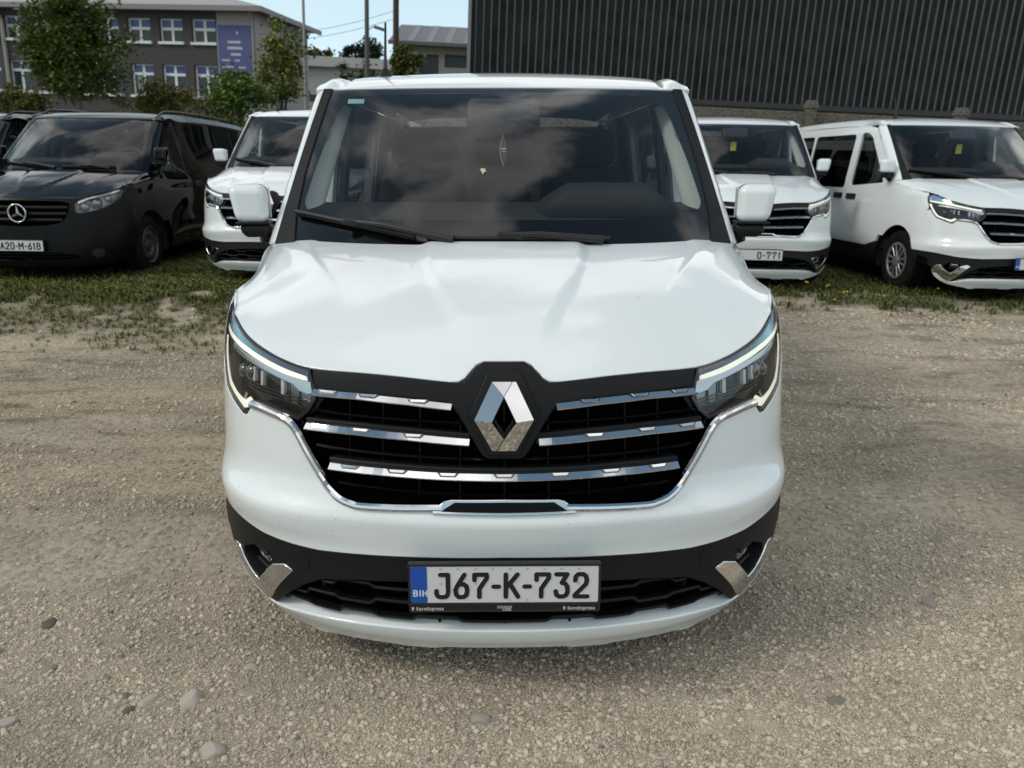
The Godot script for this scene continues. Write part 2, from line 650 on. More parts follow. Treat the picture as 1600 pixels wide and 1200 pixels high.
func hood0(t: float, s: float) -> Vector3:
	var tn: float = t * S.tm
	var f := nose(Vector2(tn, cr(S.ft, S.fy, tn)))
	var r := Vector3(S.cowl_x * t, S.cowl_y - 0.0045 * t * t - (S.cowl_y - 0.0045 - S.edge_y) * smoothstep(0.93, 1.0, t), -(S.cowl_z + S.cowl_sweep * pow(t, 2.4)))
	var l := f.distance_to(r)
	return herm(f, Vector3(0, S.rise * (1.0 - 0.35 * t * t), -0.78) * l * 0.9, r, Vector3(0, 0.2, -0.98) * l * 0.95, s)

func hood(p: Vector2) -> Vector3:      # p = (-1..1 across, 0..1 from the front edge to the windscreen)
	var t := minf(absf(p.x), 1.0)
	var s := clampf(p.y, 0.0, 1.0)
	var q := hood0(t, s)
	var k := pow(t, 5.0)
	if k > 0.001:
		q += k * (hood_edge(s) - hood0(1.0, s))
	# pressed ridges
	var c1 := lerpf(0.10, 0.315, smoothstep(0.12, 0.95, s))
	var c2 := lerpf(0.40, 0.75, smoothstep(0.25, 0.95, s))
	var fade := smoothstep(0.13, 0.34, s)
	q.y += S.get("ridge", 0.013) * fade * (1.0 - smoothstep(c1 - 0.040, c1 + 0.012, t))
	q.y += S.get("ridge", 0.013) * 0.35 * smoothstep(0.3, 0.7, s) * smoothstep(c2 - 0.015, c2 + 0.03, t) * (1.0 - smoothstep(0.8, 1.0, t))
	q.x *= signf(p.x)
	if p.y > 1.0: q += Vector3(0, 0.2, -0.98) * (p.y - 1.0)
	if p.y < 0.0: q += Vector3(0, 0.7, -0.7) * p.y
	if absf(p.x) > 1.0:
		var e := hood(Vector2(signf(p.x) * 0.988, p.y))
		q += (q - e) / 0.012 * (absf(p.x) - 1.0)
	return q

func shield(p: Vector2) -> Vector3:    # the windscreen: p = (-1..1 across, 0..1 upwards)
	var t := absf(p.x)
	var b := Vector3(0.905 * t, S.cowl_y - 0.01 - 0.002 * t * t, -(S.cowl_z + 0.015 + 0.255 * pow(t, 2.4)))
	var e := Vector3(S.get("top_x", 0.822) * t, S.top_y, -(S.top_z + 0.12 * t * t))
	var q := b.lerp(e, p.y)
	var d := e - b
	q += Vector3(0, -d.z, d.y).normalized() * 0.05 * 4.0 * p.y * (1.0 - p.y) * (1.0 - 0.75 * t * t)
	q.x *= signf(p.x)
	return q

func pillar(p: Vector2) -> Vector3:    # from the windscreen's edge round to the door: p = (0..1 round, 0..1 upwards)
	var a := shield(Vector2(1.0, p.y)) + Vector3(0.002, 0.002, 0)
	var zc := lerpf(S.edge_z - 0.03, S.top_z + 0.22, p.y)
	var yc := lerpf(S.edge_y - 0.01, S.top_y - 0.012, p.y)
	var c := Vector3(side_x(zc, yc), yc, -zc)
	var m := Vector3(c.x + 0.004, lerpf(a.y, c.y, 0.35), lerpf(a.z, c.z, 0.25))
	return a.lerp(m, p.x).lerp(m.lerp(c, p.x), p.x)

func roof_y(x: float, zp: float) -> float:
	var u := absf(x) / 0.866
	var front: float = S.top_z + 0.12 * u * u
	var d := zp - front
	var y: float = S.top_y + 0.132 * (1.0 - exp(-maxf(d, 0.0) / 0.26)) + minf(d, 0.0) * 0.7
	var drop := 0.03 * u * u + 0.085 * pow(u, 12.0)
	y -= drop * smoothstep(-0.02, 0.55, d)
	y -= 0.04 * pow(maxf(0.0, (zp - 3.4) / 1.7), 2.0)
	var k := smoothstep(-0.01, 0.10, d)
	y += k * (-0.016 * exp(-pow((u - 0.855) / 0.018, 2.0)) + 0.017 * exp(-pow((u - 0.925) / 0.04, 2.0)))
	return y

func roof(p: Vector2) -> Vector3:      # p = (x, metres behind the plate)
	return Vector3(p.x, roof_y(p.x, p.y), -p.y)

func arch(zc: float, r: float, y0: float) -> PackedVector2Array:
	var o := PackedVector2Array()
	var a0 := asin(clampf((0.34 - y0) / r, -1.0, 1.0))
	for i in 17:
		var a := lerpf(PI + a0, -a0, i / 16.0)
		o.append(Vector2(zc + cos(a) * r, 0.34 + sin(a) * r))
	return o

# ---------------------------------------------------------------- parts that all vans share
func pair(called: String, b: Buf, m: Material, parent: Node) -> Array:
	return [obj(called, b, m, parent), obj(called, b.mirrored(), m, parent)]

func wheel(parent: Node, at: Vector3, rim_mat: Material, steel: bool) -> void:
	var w := part_root("wheel", parent)
	w.position = at
	if at.x < 0.0: w.rotation.y = -PI / 2
	else: w.rotation.y = PI / 2
	var t := Buf.new()
	var R := 0.34
	lathe(t, [Vector2(0.205, -0.19), Vector2(0.27, -0.205), Vector2(0.315, -0.20), Vector2(R - 0.008, -0.185), Vector2(R, -0.165), Vector2(R, -0.035), Vector2(R - 0.008, -0.016), Vector2(0.315, 0.002), Vector2(0.27, 0.006), Vector2(0.222, -0.006), Vector2(0.205, -0.012)], Transform3D(), 40)
	for i in 60:
		for s in [-0.155, -0.115, -0.075, -0.040]:
			var a := TAU * (i + (0.5 if s in [-0.115, -0.040] else 0.0)) / 60
			box(t, Vector3(cos(a) * (R + 0.001), sin(a) * (R + 0.001), s), Vector3(0.012, 0.022, 0.03), 0.0, Basis(Vector3.BACK, a))
	obj("tyre", t, mat("tyre_rubber", lin(0.010, 0.010, 0.0105), 0.9, 0.0, {"spec": 0.25}), w)
	var r := Buf.new()
	lathe(r, [Vector2(0.207, -0.012), Vector2(0.214, 0.0), Vector2(0.208, 0.004), Vector2(0.196, -0.008), Vector2(0.188, -0.045), Vector2(0.185, -0.1)], Transform3D(), 40)
	if steel:
		lathe(r, [Vector2(0.188, -0.045), Vector2(0.172, -0.018), Vector2(0.15, -0.012), Vector2(0.12, -0.016), Vector2(0.095, -0.038), Vector2(0.07, -0.040), Vector2(0.062, -0.012), Vector2(0.035, -0.008), Vector2(0.0, -0.008)], Transform3D(), 40)
		obj("rim", r, rim_mat, w)
		var h := Buf.new()
		prism(h, disc(Vector2.ZERO, 0.018, 0.011, 10), 0.002)
		var hm := h.mesh()
		for i in 14:
			var a := TAU * i / 14
			var ho := obj("rim_hole", hm, mat("rim_hole_dark", lin(0.008, 0.008, 0.008), 0.8), w)
			ho.transform = Transform3D(Basis(Vector3.BACK, a), Vector3(cos(a) * 0.160, sin(a) * 0.160, -0.0145))
		h = Buf.new()
		lathe(h, [Vector2(0.011, -0.04), Vector2(0.010, -0.022), Vector2(0.0, -0.022)], Transform3D(), 8)
		hm = h.mesh()
		for i in 5:
			var a := TAU * i / 5
			var ho := obj("wheel_bolt", hm, mat("rim_hole_dark", Color.BLACK), w)
			ho.position = Vector3(cos(a) * 0.082, sin(a) * 0.082, 0)
	else:
		lathe(r, [Vector2(0.188, -0.06), Vector2(0.06, -0.06), Vector2(0.0, -0.06)], Transform3D(), 32)
		obj("rim", r, mat("rim_dark_metal", lin(0.05, 0.05, 0.055), 0.5, 0.3), w)  # dark inner rim behind the cover
		var c := Buf.new()
		lathe(c, [Vector2(0.20, -0.008), Vector2(0.205, 0.004), Vector2(0.185, 0.006), Vector2(0.178, -0.006)], Transform3D(), 40)
		lathe(c, [Vector2(0.062, -0.03), Vector2(0.058, 0.010), Vector2(0.045, 0.016), Vector2(0.0, 0.018)], Transform3D(), 24)
		for i in 6:
			var a := TAU * i / 6
			for s in [-1.0, 1.0]:
				var q := PackedVector2Array([Vector2(0.045, s * 0.012), Vector2(0.185, s * 0.024), Vector2(0.185, s * 0.062), Vector2(0.11, s * 0.036), Vector2(0.045, s * 0.030)])
				prism(c, q, 0.012, Transform3D(Basis(Vector3.BACK, a), Vector3(0, 0, -0.012)), 0.003)
		obj("wheel_cover", c, rim_mat, w)

func plate(parent: Node, text: String, y: float, z: float, frame_text: bool, from_right := false) -> void:
	var p := part_root("number_plate", parent)
	p.position = Vector3(0, y, z)
	p.rotation.x = -0.06
	var fr := Buf.new()
	prism(fr, rounded(pv([-0.266, -0.086 if frame_text else -0.063, 0.266, -0.086 if frame_text else -0.063, 0.266, 0.064, -0.266, 0.064]), 0.008, 3), 0.010, Transform3D(), 0.003)
	obj("plate_frame", fr, mat("plate_frame_plastic", lin(0.012, 0.012, 0.013), 0.35), p)
	var rimb := Buf.new()
	for s in [-1.0, 1.0]:
		box(rimb, Vector3(0, s * 0.0585, 0.0125), Vector3(0.532, 0.009, 0.007), 0.002)
		box(rimb, Vector3(s * 0.2625, 0, 0.0125), Vector3(0.007, 0.108, 0.007), 0.002)
	obj("frame_rim", rimb, mat("plate_frame_plastic", Color.BLACK), p)
	var b := Buf.new()
	prism(b, rounded(pv([-0.26, -0.055, 0.26, -0.055, 0.26, 0.055, -0.26, 0.055]), 0.007, 3), 0.0035, Transform3D(Basis(), Vector3(0, 0, 0.0105)), 0.0008)
	obj("plate_sheet", b, mat("plate_white", lin(0.60, 0.60, 0.585), 0.38), p)
	var s := Buf.new()
	prism(s, rounded(pv([-0.2585, -0.0535, -0.2135, -0.0535, -0.2135, 0.0535, -0.2585, 0.0535]), 0.003, 2), 0.0006, Transform3D(Basis(), Vector3(0, 0, 0.0142)))
	obj("blue_strip", s, mat("plate_blue", lin(0.01, 0.075, 0.36), 0.35), p)
	var cc := Buf.new()
	var x := -0.254
	for ch in "BIH":
		var w := 0.008 if ch == "I" else 0.0155
		glyph(cc, ch, Vector3(x, -0.035, 0.0150), w, 0.020, 0.0036, 0.0)
		x += w + 0.0012
	obj("country_code", cc, mat("plate_code_white", lin(0.62, 0.66, 0.72), 0.4), p)
	var g := Buf.new()
	var shadow := Buf.new()
	var h := 0.080
	var wide := {"-": 0.031, "1": 0.035, "M": 0.062, "0": 0.05}
	var total := 0.0
	for ch in text:
		total += wide.get(ch, 0.0515) + 0.0095
	x = -0.198
	var gap := 0.0095
	if from_right: x = 0.252 - total
	else: gap += (0.444 - total) / maxi(1, text.length() - 1)
	for ch in text:
		var w: float = wide.get(ch, 0.0515)
		glyph(g, ch, Vector3(x, -0.043, 0.0158), w, h, 0.0134, 0.0)
		glyph(shadow, ch, Vector3(x - 0.0014, -0.0416, 0.0149), w, h, 0.0146, 0.0)  # paler flat copy of each character, shifted up and left
		x += w + gap
	obj("raised_edge", shadow, mat("plate_emboss", lin(0.78, 0.78, 0.77), 0.3), p)
	obj("plate_number", g, mat("plate_black", lin(0.008, 0.008, 0.009), 0.4), p)
	if frame_text:
		var wm := mat("frame_lettering", lin(0.55, 0.55, 0.55), 0.5)
		for sx in [-0.208, 0.213]:
			letters("EuroExpress", 0.013, p, Vector3(sx, -0.0745, 0.0102), wm)
			var shd := Buf.new()
			prism(shd, pv([-0.003, 0.005, 0.003, 0.005, 0.003, -0.001, 0, -0.005, -0.003, -0.001]), 0.0008, Transform3D(Basis(), Vector3(sx - 0.047, -0.0745, 0.0102)))
			obj("shield_mark", shd, wm, p)
		letters("EXPRESS", 0.0105, p, Vector3(0.0, -0.0705, 0.0102), wm)
		letters("CARS", 0.0105, p, Vector3(0.006, -0.0785, 0.0102), wm)
		var em := Buf.new()
		for row in [0.046, 0.002, -0.047]:
			for i in 9:
				if row < 0.0 and (i < 4 or i > 5): continue
				box(em, Vector3(-0.175 + i * 0.0475, row, 0.0141), Vector3(0.009, 0.006, 0.0004))
		obj("security_print", em, mat("plate_print_grey", lin(0.42, 0.42, 0.42), 0.4), p)

func seat(parent: Node, x: float, zp: float, wide: float) -> void:
	var s := part_root("seat", parent)
	var m := mat("seat_fabric", lin(0.019, 0.020, 0.021), 0.95, 0.0, {"spec": 0.2})
	var b := Buf.new()
	rbox(b, Transform3D(Basis(Vector3.RIGHT, -0.02), Vector3(x, 0.86, -zp + 0.25)), Vector3(wide * 0.5, 0.09, 0.25), 0.06, 3)
	obj("cushion", b, m, s)
	b = Buf.new()
	var nar := func(p: Vector3) -> Vector3: return Vector3(p.x * (1.0 - 0.28 * smoothstep(0.05, 0.33, p.y)), p.y, p.z)
	rbox(b, Transform3D(Basis(Vector3.RIGHT, -0.2), Vector3(x, 1.20, -zp - 0.06)), Vector3(wide * 0.5, 0.33, 0.075), 0.06, 4, nar)
	obj("backrest", b, m, s)
	b = Buf.new()
	rbox(b, Transform3D(Basis(Vector3.RIGHT, -0.12), Vector3(x, 1.62, -zp - 0.13)), Vector3(0.13, 0.095, 0.055), 0.05, 4)
	for k in [-0.05, 0.05]:
		tube(b, [Vector3(x + k, 1.46, -zp - 0.11), Vector3(x + k, 1.59, -zp - 0.13)], 0.006, 6)
	obj("headrest", b, m, s)

func cabin(parent: Node, pale: Color) -> void:
	var dark := mat("dash_plastic", lin(0.030, 0.034, 0.033), 0.65, 0.0, {"spec": 0.35})
	var d := Buf.new()
	var prof: Array = [Vector2(S.cowl_z + 0.05, S.cowl_y - 0.06), Vector2(S.cowl_z + 0.24, S.cowl_y + 0.025), Vector2(S.cowl_z + 0.42, S.cowl_y + 0.10), Vector2(S.cowl_z + 0.54, S.cowl_y + 0.125), Vector2(S.cowl_z + 0.62, S.cowl_y + 0.09), Vector2(S.cowl_z + 0.66, S.cowl_y - 0.10), Vector2(S.cowl_z + 0.5, S.cowl_y - 0.45)]
	for i in prof.size() - 1:
		for k in 16:
			var q := []
			for e in [[i, k], [i, k + 1], [i + 1, k + 1], [i + 1, k]]:
				var u: float = -1.0 + e[1] / 8.0
				q.append(Vector3(u * 0.87, prof[e[0]].y, -(prof[e[0]].x + (0.24 * pow(absf(u), 2.4) if e[0] < 2 else 0.05))))
			d.fquad(q[0], q[1], q[2], q[3], Vector3(0, 0.7, -(S.cowl_z + 0.3)))
	obj("dashboard", d, dark, parent)
	var hump := Buf.new()
	rbox(hump, Transform3D(Basis(Vector3.RIGHT, 0.1), Vector3(0.44, S.cowl_y + 0.115, -(S.cowl_z + 0.53))), Vector3(0.30, 0.085, 0.15), 0.08, 4, func(p: Vector3) -> Vector3: return Vector3(p.x * (1.0 - 0.32 * smoothstep(-0.02, 0.085, p.y)), p.y, p.z))
	obj("instrument_hood", hump, dark, parent)
	var vent := Buf.new()
	for sx in [-0.33, 0.28]:
		for i in 6:
			box(vent, Vector3(sx + (i - 2.5) * 0.085, S.cowl_y + 0.058, -(S.cowl_z + 0.315)), Vector3(0.075, 0.006, 0.012), 0.001)
	obj("demister_vent", vent, mat("vent_dark", lin(0.01, 0.01, 0.011), 0.5), parent)
	var st := Buf.new()
	var ring := []
	for i in 37:
		ring.append(Vector3(cos(TAU * i / 36) * 0.185, sin(TAU * i / 36) * 0.185, 0))
	tube(st, ring, 0.015, 8, false)
	box(st, Vector3.ZERO, Vector3(0.15, 0.10, 0.05), 0.02)
	for a in [0.1, PI - 0.1, -PI / 2]:
		tube(st, [Vector3(cos(a) * 0.06, sin(a) * 0.06, 0), Vector3(cos(a) * 0.18, sin(a) * 0.18, 0)], 0.014, 6)
	var so := obj("steering_wheel", st, mat("steering_leather", lin(0.015, 0.015, 0.016), 0.5), parent)
	so.position = Vector3(0.44, 1.30, -(S.cowl_z + 0.80))
	so.rotation.x = -0.6
	var fl := Buf.new()
	box(fl, Vector3(0, 0.30, -2.95), Vector3(1.70, 0.05, 3.9))
	box(fl, Vector3(0, 0.62, -(S.cowl_z + 0.12)), Vector3(1.66, 0.95, 0.05))
	obj("cabin_floor", fl, mat("cabin_carpet", lin(0.012, 0.012, 0.013), 0.95), parent)
	var hl := Buf.new()
	panel(hl, pv([-0.78, S.top_z + 0.17, 0.78, S.top_z + 0.17, 0.78, 4.9, -0.78, 4.9]), roof, 0.2, 0.25, {"lift": -0.055, "thick": 0.0})
	obj("headliner", hl, mat("headliner_felt", lin(0.04, 0.04, 0.039), 0.95, 0.0, {"spec": 0.2}), parent)
	for x in [-0.45, 0.45]:
		seat(parent, x, 2.15, 0.50)
		seat(parent, x * 1.05, 3.1, 0.46)
		seat(parent, x * 1.05, 4.1, 0.46)
	seat(parent, -0.02, 2.17, 0.36)
	seat(parent, 0.0, 3.1, 0.42)
	# pale linings of the windscreen pillars
	var trim := Buf.new()
	var f := func(p: Vector2) -> Vector3:
		var a := shield(Vector2(0.985, p.y)) + Vector3(-0.02, -0.03, -0.05)
		var c := a + Vector3(-0.05, -0.02, -0.17)
		var m := a + Vector3(-0.12 + 0.02 * p.y, -0.015, -0.06)
		return a.lerp(m, p.x).lerp(m.lerp(c, p.x), p.x)
	panel(trim, pv([0, 0.14, 1, 0.10, 1, 0.96, 0, 0.96]), f, 0.10, 0.02, {"thick": 0.0})
	pair("pillar_lining", trim, mat("pillar_lining_pale", lin(pale.r, pale.g, pale.b), 0.8), parent)
	# door linings and the pillar behind the front door
	var lin_b := Buf.new()
	panel(lin_b, pv([1.30, 0.45, 4.9, 0.45, 4.9, 1.14, 1.30, 1.14]), side, 0.3, 0.12, {"lift": -0.07, "thick": 0.0})
	pair("door_lining", lin_b, mat("door_lining_grey", lin(0.012, 0.012, 0.013), 0.8, 0.0, {"spec": 0.25}), parent)
	var bp := Buf.new()
	for zp in [2.42, 3.66, 4.75]:
		panel(bp, pv([zp - 0.05, 1.1, zp + 0.06, 1.1, zp + 0.06, 1.86, zp - 0.05, 1.86]), side, 0.06, 0.1, {"lift": -0.05, "thick": 0.03})
	pair("pillar_lining", bp, mat("pillar_lining_grey", lin(0.07, 0.076, 0.074), 0.8), parent)

func mirrors(parent: Node, body: Material) -> void:
	for s in [-1.0, 1.0]:
		var mr := part_root("door_mirror", parent)
		var shell := Buf.new()
		var fn := func(p: Vector3) -> Vector3:
			return Vector3(p.x * (1.0 + 0.05 * p.y / 0.09) + 0.012 * p.y / 0.09 * (1.0 if p.x > 0 else 0.3), p.y, p.z * (1.0 - 0.35 * smoothstep(0.02, 0.09, p.x)) * (1.0 - 0.15 * smoothstep(0.0, 0.09, absf(p.y))))
		rbox(shell, Transform3D(Basis(Vector3.UP, -0.16), Vector3(1.036, 1.388, -1.33)), Vector3(0.072, 0.077, 0.070), 0.038, 6, fn)
		var low := Buf.new()
		rbox(low, Transform3D(Basis(Vector3.UP, -0.16), Vector3(1.020, 1.284, -1.335)), Vector3(0.060, 0.030, 0.060), 0.028, 5, func(p: Vector3) -> Vector3: return Vector3(p.x * (1.0 + 0.16 * p.y / 0.036), p.y, p.z))
		tube(low, [Vector3(0.915, 1.225, -1.40), Vector3(0.955, 1.235, -1.37), Vector3(1.0, 1.26, -1.34)], [0.035, 0.03, 0.03], 10)
		var line := Buf.new()
		rbox(line, Transform3D(Basis(Vector3.UP, -0.16), Vector3(1.028, 1.312, -1.332)), Vector3(0.068, 0.005, 0.066), 0.007, 4)
		var glass := Buf.new()
		rbox(glass, Transform3D(Basis(Vector3.UP, -0.16), Vector3(1.036, 1.388, -1.396)), Vector3(0.060, 0.064, 0.006), 0.005, 2)
		for e in [["mirror_shell", shell, body], ["mirror_foot", low, mat("mirror_plastic", lin(0.008, 0.008, 0.0085), 0.42, 0.0, {"spec": 0.35})], ["mirror_seam", line, mat("mirror_plastic", Color.BLACK)], ["mirror_glass", glass, mat("mirror_silver", lin(0.8, 0.8, 0.82), 0.03, 1.0)]]:
			obj(e[0], e[1] if s > 0 else e[1].mirrored(), e[2], mr)

func greenhouse(parent: Node, body: Material, rear_glass: Material, trim_mat: Material, bus: bool) -> void:
	# windscreen, pillars, roof, doors, sides, tail: everything behind the bonnet
	var black := mat("frit_black", lin(0.003, 0.003, 0.0035), 0.07, 0.0, {"spec": 0.36})
	var g := Buf.new()
	panel(g, pv([-0.955, 0.0, 0.955, 0.0, 0.955, 1.0, -0.955, 1.0]), shield, 0.05, 0.05, {"thick": 0.0})
	obj("windscreen", g, mat("windscreen_glass", Color(0.005, 0.008, 0.008, 0.20), 0.0, 0.0, {"glass": true, "spec": 0.5}), parent)
	var fr := Buf.new()
	var clear := rounded(pv([0.80, 0.128, 0.915, 0.20, 0.905, 0.45, 0.878, 0.80, 0.845, 0.945, 0.36, 0.955, 0.13, 0.952, 0.10, 0.90, -0.02, 0.90, -0.05, 0.952, -0.36, 0.955, -0.845, 0.945, -0.878, 0.80, -0.905, 0.45, -0.915, 0.20, -0.80, 0.128, 0.0, 0.125]), 0.05, 5)
	panel(fr, pv([-0.955, 0.0, 0.955, 0.0, 0.955, 1.0, -0.955, 1.0]), shield, 0.05, 0.05, {"lift": -0.004, "thick": 0.0, "holes": [clear]})
	obj("windscreen_border", fr, black, parent)
	# dark weather strip between glass and pillar
	var ws := Buf.new()
	panel(ws, pv([0.905, -0.01, 1.0, -0.01, 1.0, 1.0, 0.955, 1.0, 0.952, 0.4, 0.935, 0.15]), shield, 0.012, 0.04, {"lift": 0.006, "thick": 0.02, "r": 0.004})
	pair("pillar_strip", ws, trim_mat, parent)
	var cw := Buf.new()
	var cf := func(p: Vector2) -> Vector3:
		return shield(Vector2(p.x, 0.0)) + Vector3(0, -p.y * 0.6, p.y)
	panel(cw, pv([-1.0, -0.02, 1.0, -0.02, 1.0, 0.05, -1.0, 0.05]), cf, 0.06, 0.03, {"lift": -0.006, "thick": 0.0})
	obj("cowl", cw, mat("cowl_plastic", lin(0.010, 0.010, 0.011), 0.6), parent)
	var pl := Buf.new()
	panel(pl, pv([0.0, 0.0, 1.0, 0.0, 1.0, 1.0, 0.0, 1.0]), pillar, 0.07, 0.04, {"thick": 0.02, "r": 0.003, "eps": 0.01})
	pair("windscreen_pillar", pl, body, parent)
	# roof
	var rf := Buf.new()
	var ro := PackedVector2Array()
	for i in 21:
		var x := -0.861 + 0.0861 * i
		ro.append(Vector2(x, S.top_z + 0.12 * pow(x / 0.866, 2.0) + 0.010))
	ro.append(Vector2(0.861, 5.0)); ro.append(Vector2(-0.861, 5.0))
	panel(rf, ro, roof, 0.025, 0.05, {"thick": 0.03, "r": 0.004, "eps": 0.006})
	obj("roof", rf, body, parent)
	if bus:
		var an := Buf.new()
		tube(an, [Vector3(-0.578, roof_y(-0.578, 2.16) - 0.01, -2.16), Vector3(-0.578, roof_y(-0.578, 2.16) + 0.022, -2.15), Vector3(-0.578, roof_y(-0.578, 2.16) + 0.035, -2.14)], [0.038, 0.022, 0.009], 12)
		tube(an, [Vector3(-0.578, roof_y(-0.578, 2.16) + 0.03, -2.14), Vector3(-0.578, 2.075, -2.17), Vector3(-0.578, 2.21, -2.215)], [0.010, 0.0065, 0.0052], 8)
		obj("roof_antenna", an, mat("antenna_rubber", lin(0.012, 0.012, 0.013), 0.55), parent)
	# sides
	var d0: float = S.edge_z + 0.03
	var d1 := 2.40
	var top := func(zp: float) -> float: return minf(roof_y(0.84, zp), 1.875) - 0.004
	var belt := 1.17
	var fender := Buf.new()
	var fo := PackedVector2Array()
	var tip0 := -hood_edge(0.0).z
	for i in 13:
		var s0 := clampf((0.640 - tip0) / (S.edge_z - tip0), 0.0, 0.5)
		var e := hood_edge(lerpf(s0, 1.0, i / 12.0))
		if true: fo.append(Vector2(-e.z, e.y - 0.009))
	fo.append(Vector2(d0 - 0.004, S.edge_y - 0.006)); fo.append(Vector2(d0 + 0.04, 0.72))
	fo.append(Vector2(d0 + 0.04, 0.60))
	var ar := arch(1.01, 0.405, 0.60)
	for i in range(ar.size() - 1, -1, -1): fo.append(ar[i])
	fo.append(Vector2(0.66, 0.70) if bus else Vector2(0.66, 0.66)); fo.append(Vector2(0.61, 0.915)); fo.append(Vector2(0.568, 0.955)); fo.append(Vector2(0.578, 0.985)); fo.append(Vector2(0.610, 1.03)); fo.append(Vector2(0.631, 1.065)); fo.append(Vector2(0.628, 1.095))
	panel(fender, fo, side, 0.05, 0.04, {"thick": 0.006, "eps": 0.006})
	pair("front_wing", fender, body, parent)
	var ao := PackedVector2Array()
	var liner := Buf.new()
	for zc in [1.01, 4.40]:
		for i in 24:
			var a0 := PI * i / 23.0 - 0.25
			var a1 := PI * (i + 1) / 23.0 - 0.25
			var q := []
			for e in [[a0, 0.95], [a1, 0.95], [a1, 0.62], [a0, 0.62]]:
				q.append(Vector3(e[1], 0.34 + sin(e[0]) * 0.43, -(zc + cos(e[0]) * 0.43)))
			liner.fquad(q[0], q[1], q[2], q[3], Vector3(0.8, 3.0, -zc))
	pair("wheel_housing", liner, mat("housing_black", lin(0.006, 0.006, 0.006), 0.9), parent)
	# front door: a sheet with an opening, its window a pane of its own
	var win := rounded(pv([d0 + 0.10, belt + 0.03, d1 - 0.09, belt - 0.03, d1 - 0.09, 1.79, S.top_z + 0.42, 1.795, S.top_z + 0.28, 1.74]), 0.05, 4)
	var door := PackedVector2Array()
	for i in 9:
		var y := lerpf(S.edge_y, S.top_y - 0.03, i / 8.0)
		door.append(Vector2(lerpf(S.edge_z - 0.022, S.top_z + 0.232, i / 8.0), y))
	door.append(Vector2(2.2, top.call(2.2))); door.append(Vector2(d1, top.call(d1))); door.append(Vector2(d1, 0.40))
	door.append(Vector2(d0 + 0.10, 0.40)); door.append(Vector2(d0 + 0.045, 0.60)); door.append(Vector2(d0 + 0.045, 0.72))
	var db := Buf.new()
	panel(db, door, side, 0.06, 0.05, {"holes": [win], "thick": 0.03})
	for e in pair("front_door", db, body, parent):
		var mir: bool = e.name != "front_door"
		var wb := Buf.new()
		panel(wb, win, side, 0.2, 0.1, {"lift": -0.012, "thick": 0.0})
		obj("window_pane", wb if not mir else wb.mirrored(), mat("side_glass", Color(0.02, 0.03, 0.03, 0.14), 0.0, 0.0, {"glass": true}), e)
		var dv := Buf.new()
		panel(dv, pv([d0 + 0.36, belt - 0.02, d0 + 0.40, belt - 0.02, d0 + 0.50, 1.77, d0 + 0.46, 1.77]), side, 0.05, 0.1, {"lift": -0.006, "thick": 0.02})
		obj("quarter_post", dv if not mir else dv.mirrored(), mat("window_rubber", lin(0.01, 0.01, 0.01), 0.6), e)
		var h := Buf.new()
		panel(h, rounded(pv([d1 - 0.30, 0.985, d1 - 0.07, 0.985, d1 - 0.07, 1.045, d1 - 0.30, 1.045]), 0.02, 3), side, 0.05, 0.02, {"lift": 0.018, "thick": 0.03, "r": 0.006})
		obj("door_handle", h if not mir else h.mirrored(), mat("handle_black", lin(0.012, 0.012, 0.013), 0.45), e)
	# sliding door and rear side with long dark windows
	for seg in [[d1 + 0.006, 3.62, "sliding_door"], [3.626, 5.03, "rear_side"]]:
		var so := PackedVector2Array()
		for i in 5: so.append(Vector2(lerpf(seg[0], seg[1], i / 4.0), top.call(lerpf(seg[0], seg[1], i / 4.0))))
		if seg[2] == "rear_side":
			so.append(Vector2(5.03, 0.40))
			so.append(Vector2(4.80, 0.40))
			var ra := arch(4.40, 0.405, 0.40)
			for i in range(ra.size() - 1, -1, -1): so.append(ra[i])
		else:
			so.append(Vector2(seg[1], 0.40))
		so.append(Vector2(seg[0], 0.40))
		var w2 := rounded(pv([seg[0] + 0.04, belt - 0.06, seg[1] - 0.02 - (0.12 if seg[2] == "rear_side" else 0.0), belt - 0.06, seg[1] - 0.02 - (0.12 if seg[2] == "rear_side" else 0.0), 1.78, seg[0] + 0.04, 1.78]), 0.07, 4)
		var sb := Buf.new()
		panel(sb, so, side, 0.07, 0.05, {"holes": [w2], "thick": 0.03})
		for e in pair(seg[2], sb, body, parent):
			var mir: bool = e.name != seg[2]
			var wb := Buf.new()
			panel(wb, w2, side, 0.2, 0.1, {"lift": -0.002, "thick": 0.0})
			obj("window_pane", wb if not mir else wb.mirrored(), rear_glass, e)
			if seg[2] == "sliding_door":
				var h := Buf.new()
				panel(h, rounded(pv([d1 + 0.06, 0.985, d1 + 0.28, 0.985, d1 + 0.28, 1.045, d1 + 0.06, 1.045]), 0.02, 3), side, 0.05, 0.02, {"lift": 0.018, "thick": 0.03, "r": 0.006})
				obj("door_handle", h if not mir else h.mirrored(), mat("handle_black", Color.BLACK), e)
			else:
				var dv := Buf.new()
				panel(dv, pv([4.30, belt - 0.07, 4.34, belt - 0.07, 4.34, 1.79, 4.30, 1.79]), side, 0.05, 0.1, {"lift": 0.001, "thick": 0.01})
				obj("window_divider", dv if not mir else dv.mirrored(), mat("window_rubber", Color.BLACK), e)
	# dark cladding low on the side
	var cl := Buf.new()
	panel(cl, pv([d0 + 0.07, 0.28, 3.98, 0.26, 3.96, 0.43, d0 + 0.30, 0.45, d0 + 0.05, 0.52]), side, 0.12, 0.05, {"lift": 0.008, "thick": 0.04, "r": 0.005})
	pair("sill_cladding", cl, trim_mat, parent)
	var un := Buf.new()
	box(un, Vector3(0, 0.27, -2.75), Vector3(1.80, 0.06, 2.6))
	box(un, Vector3(0, 0.33, -0.75), Vector3(1.1, 0.06, 1.2))
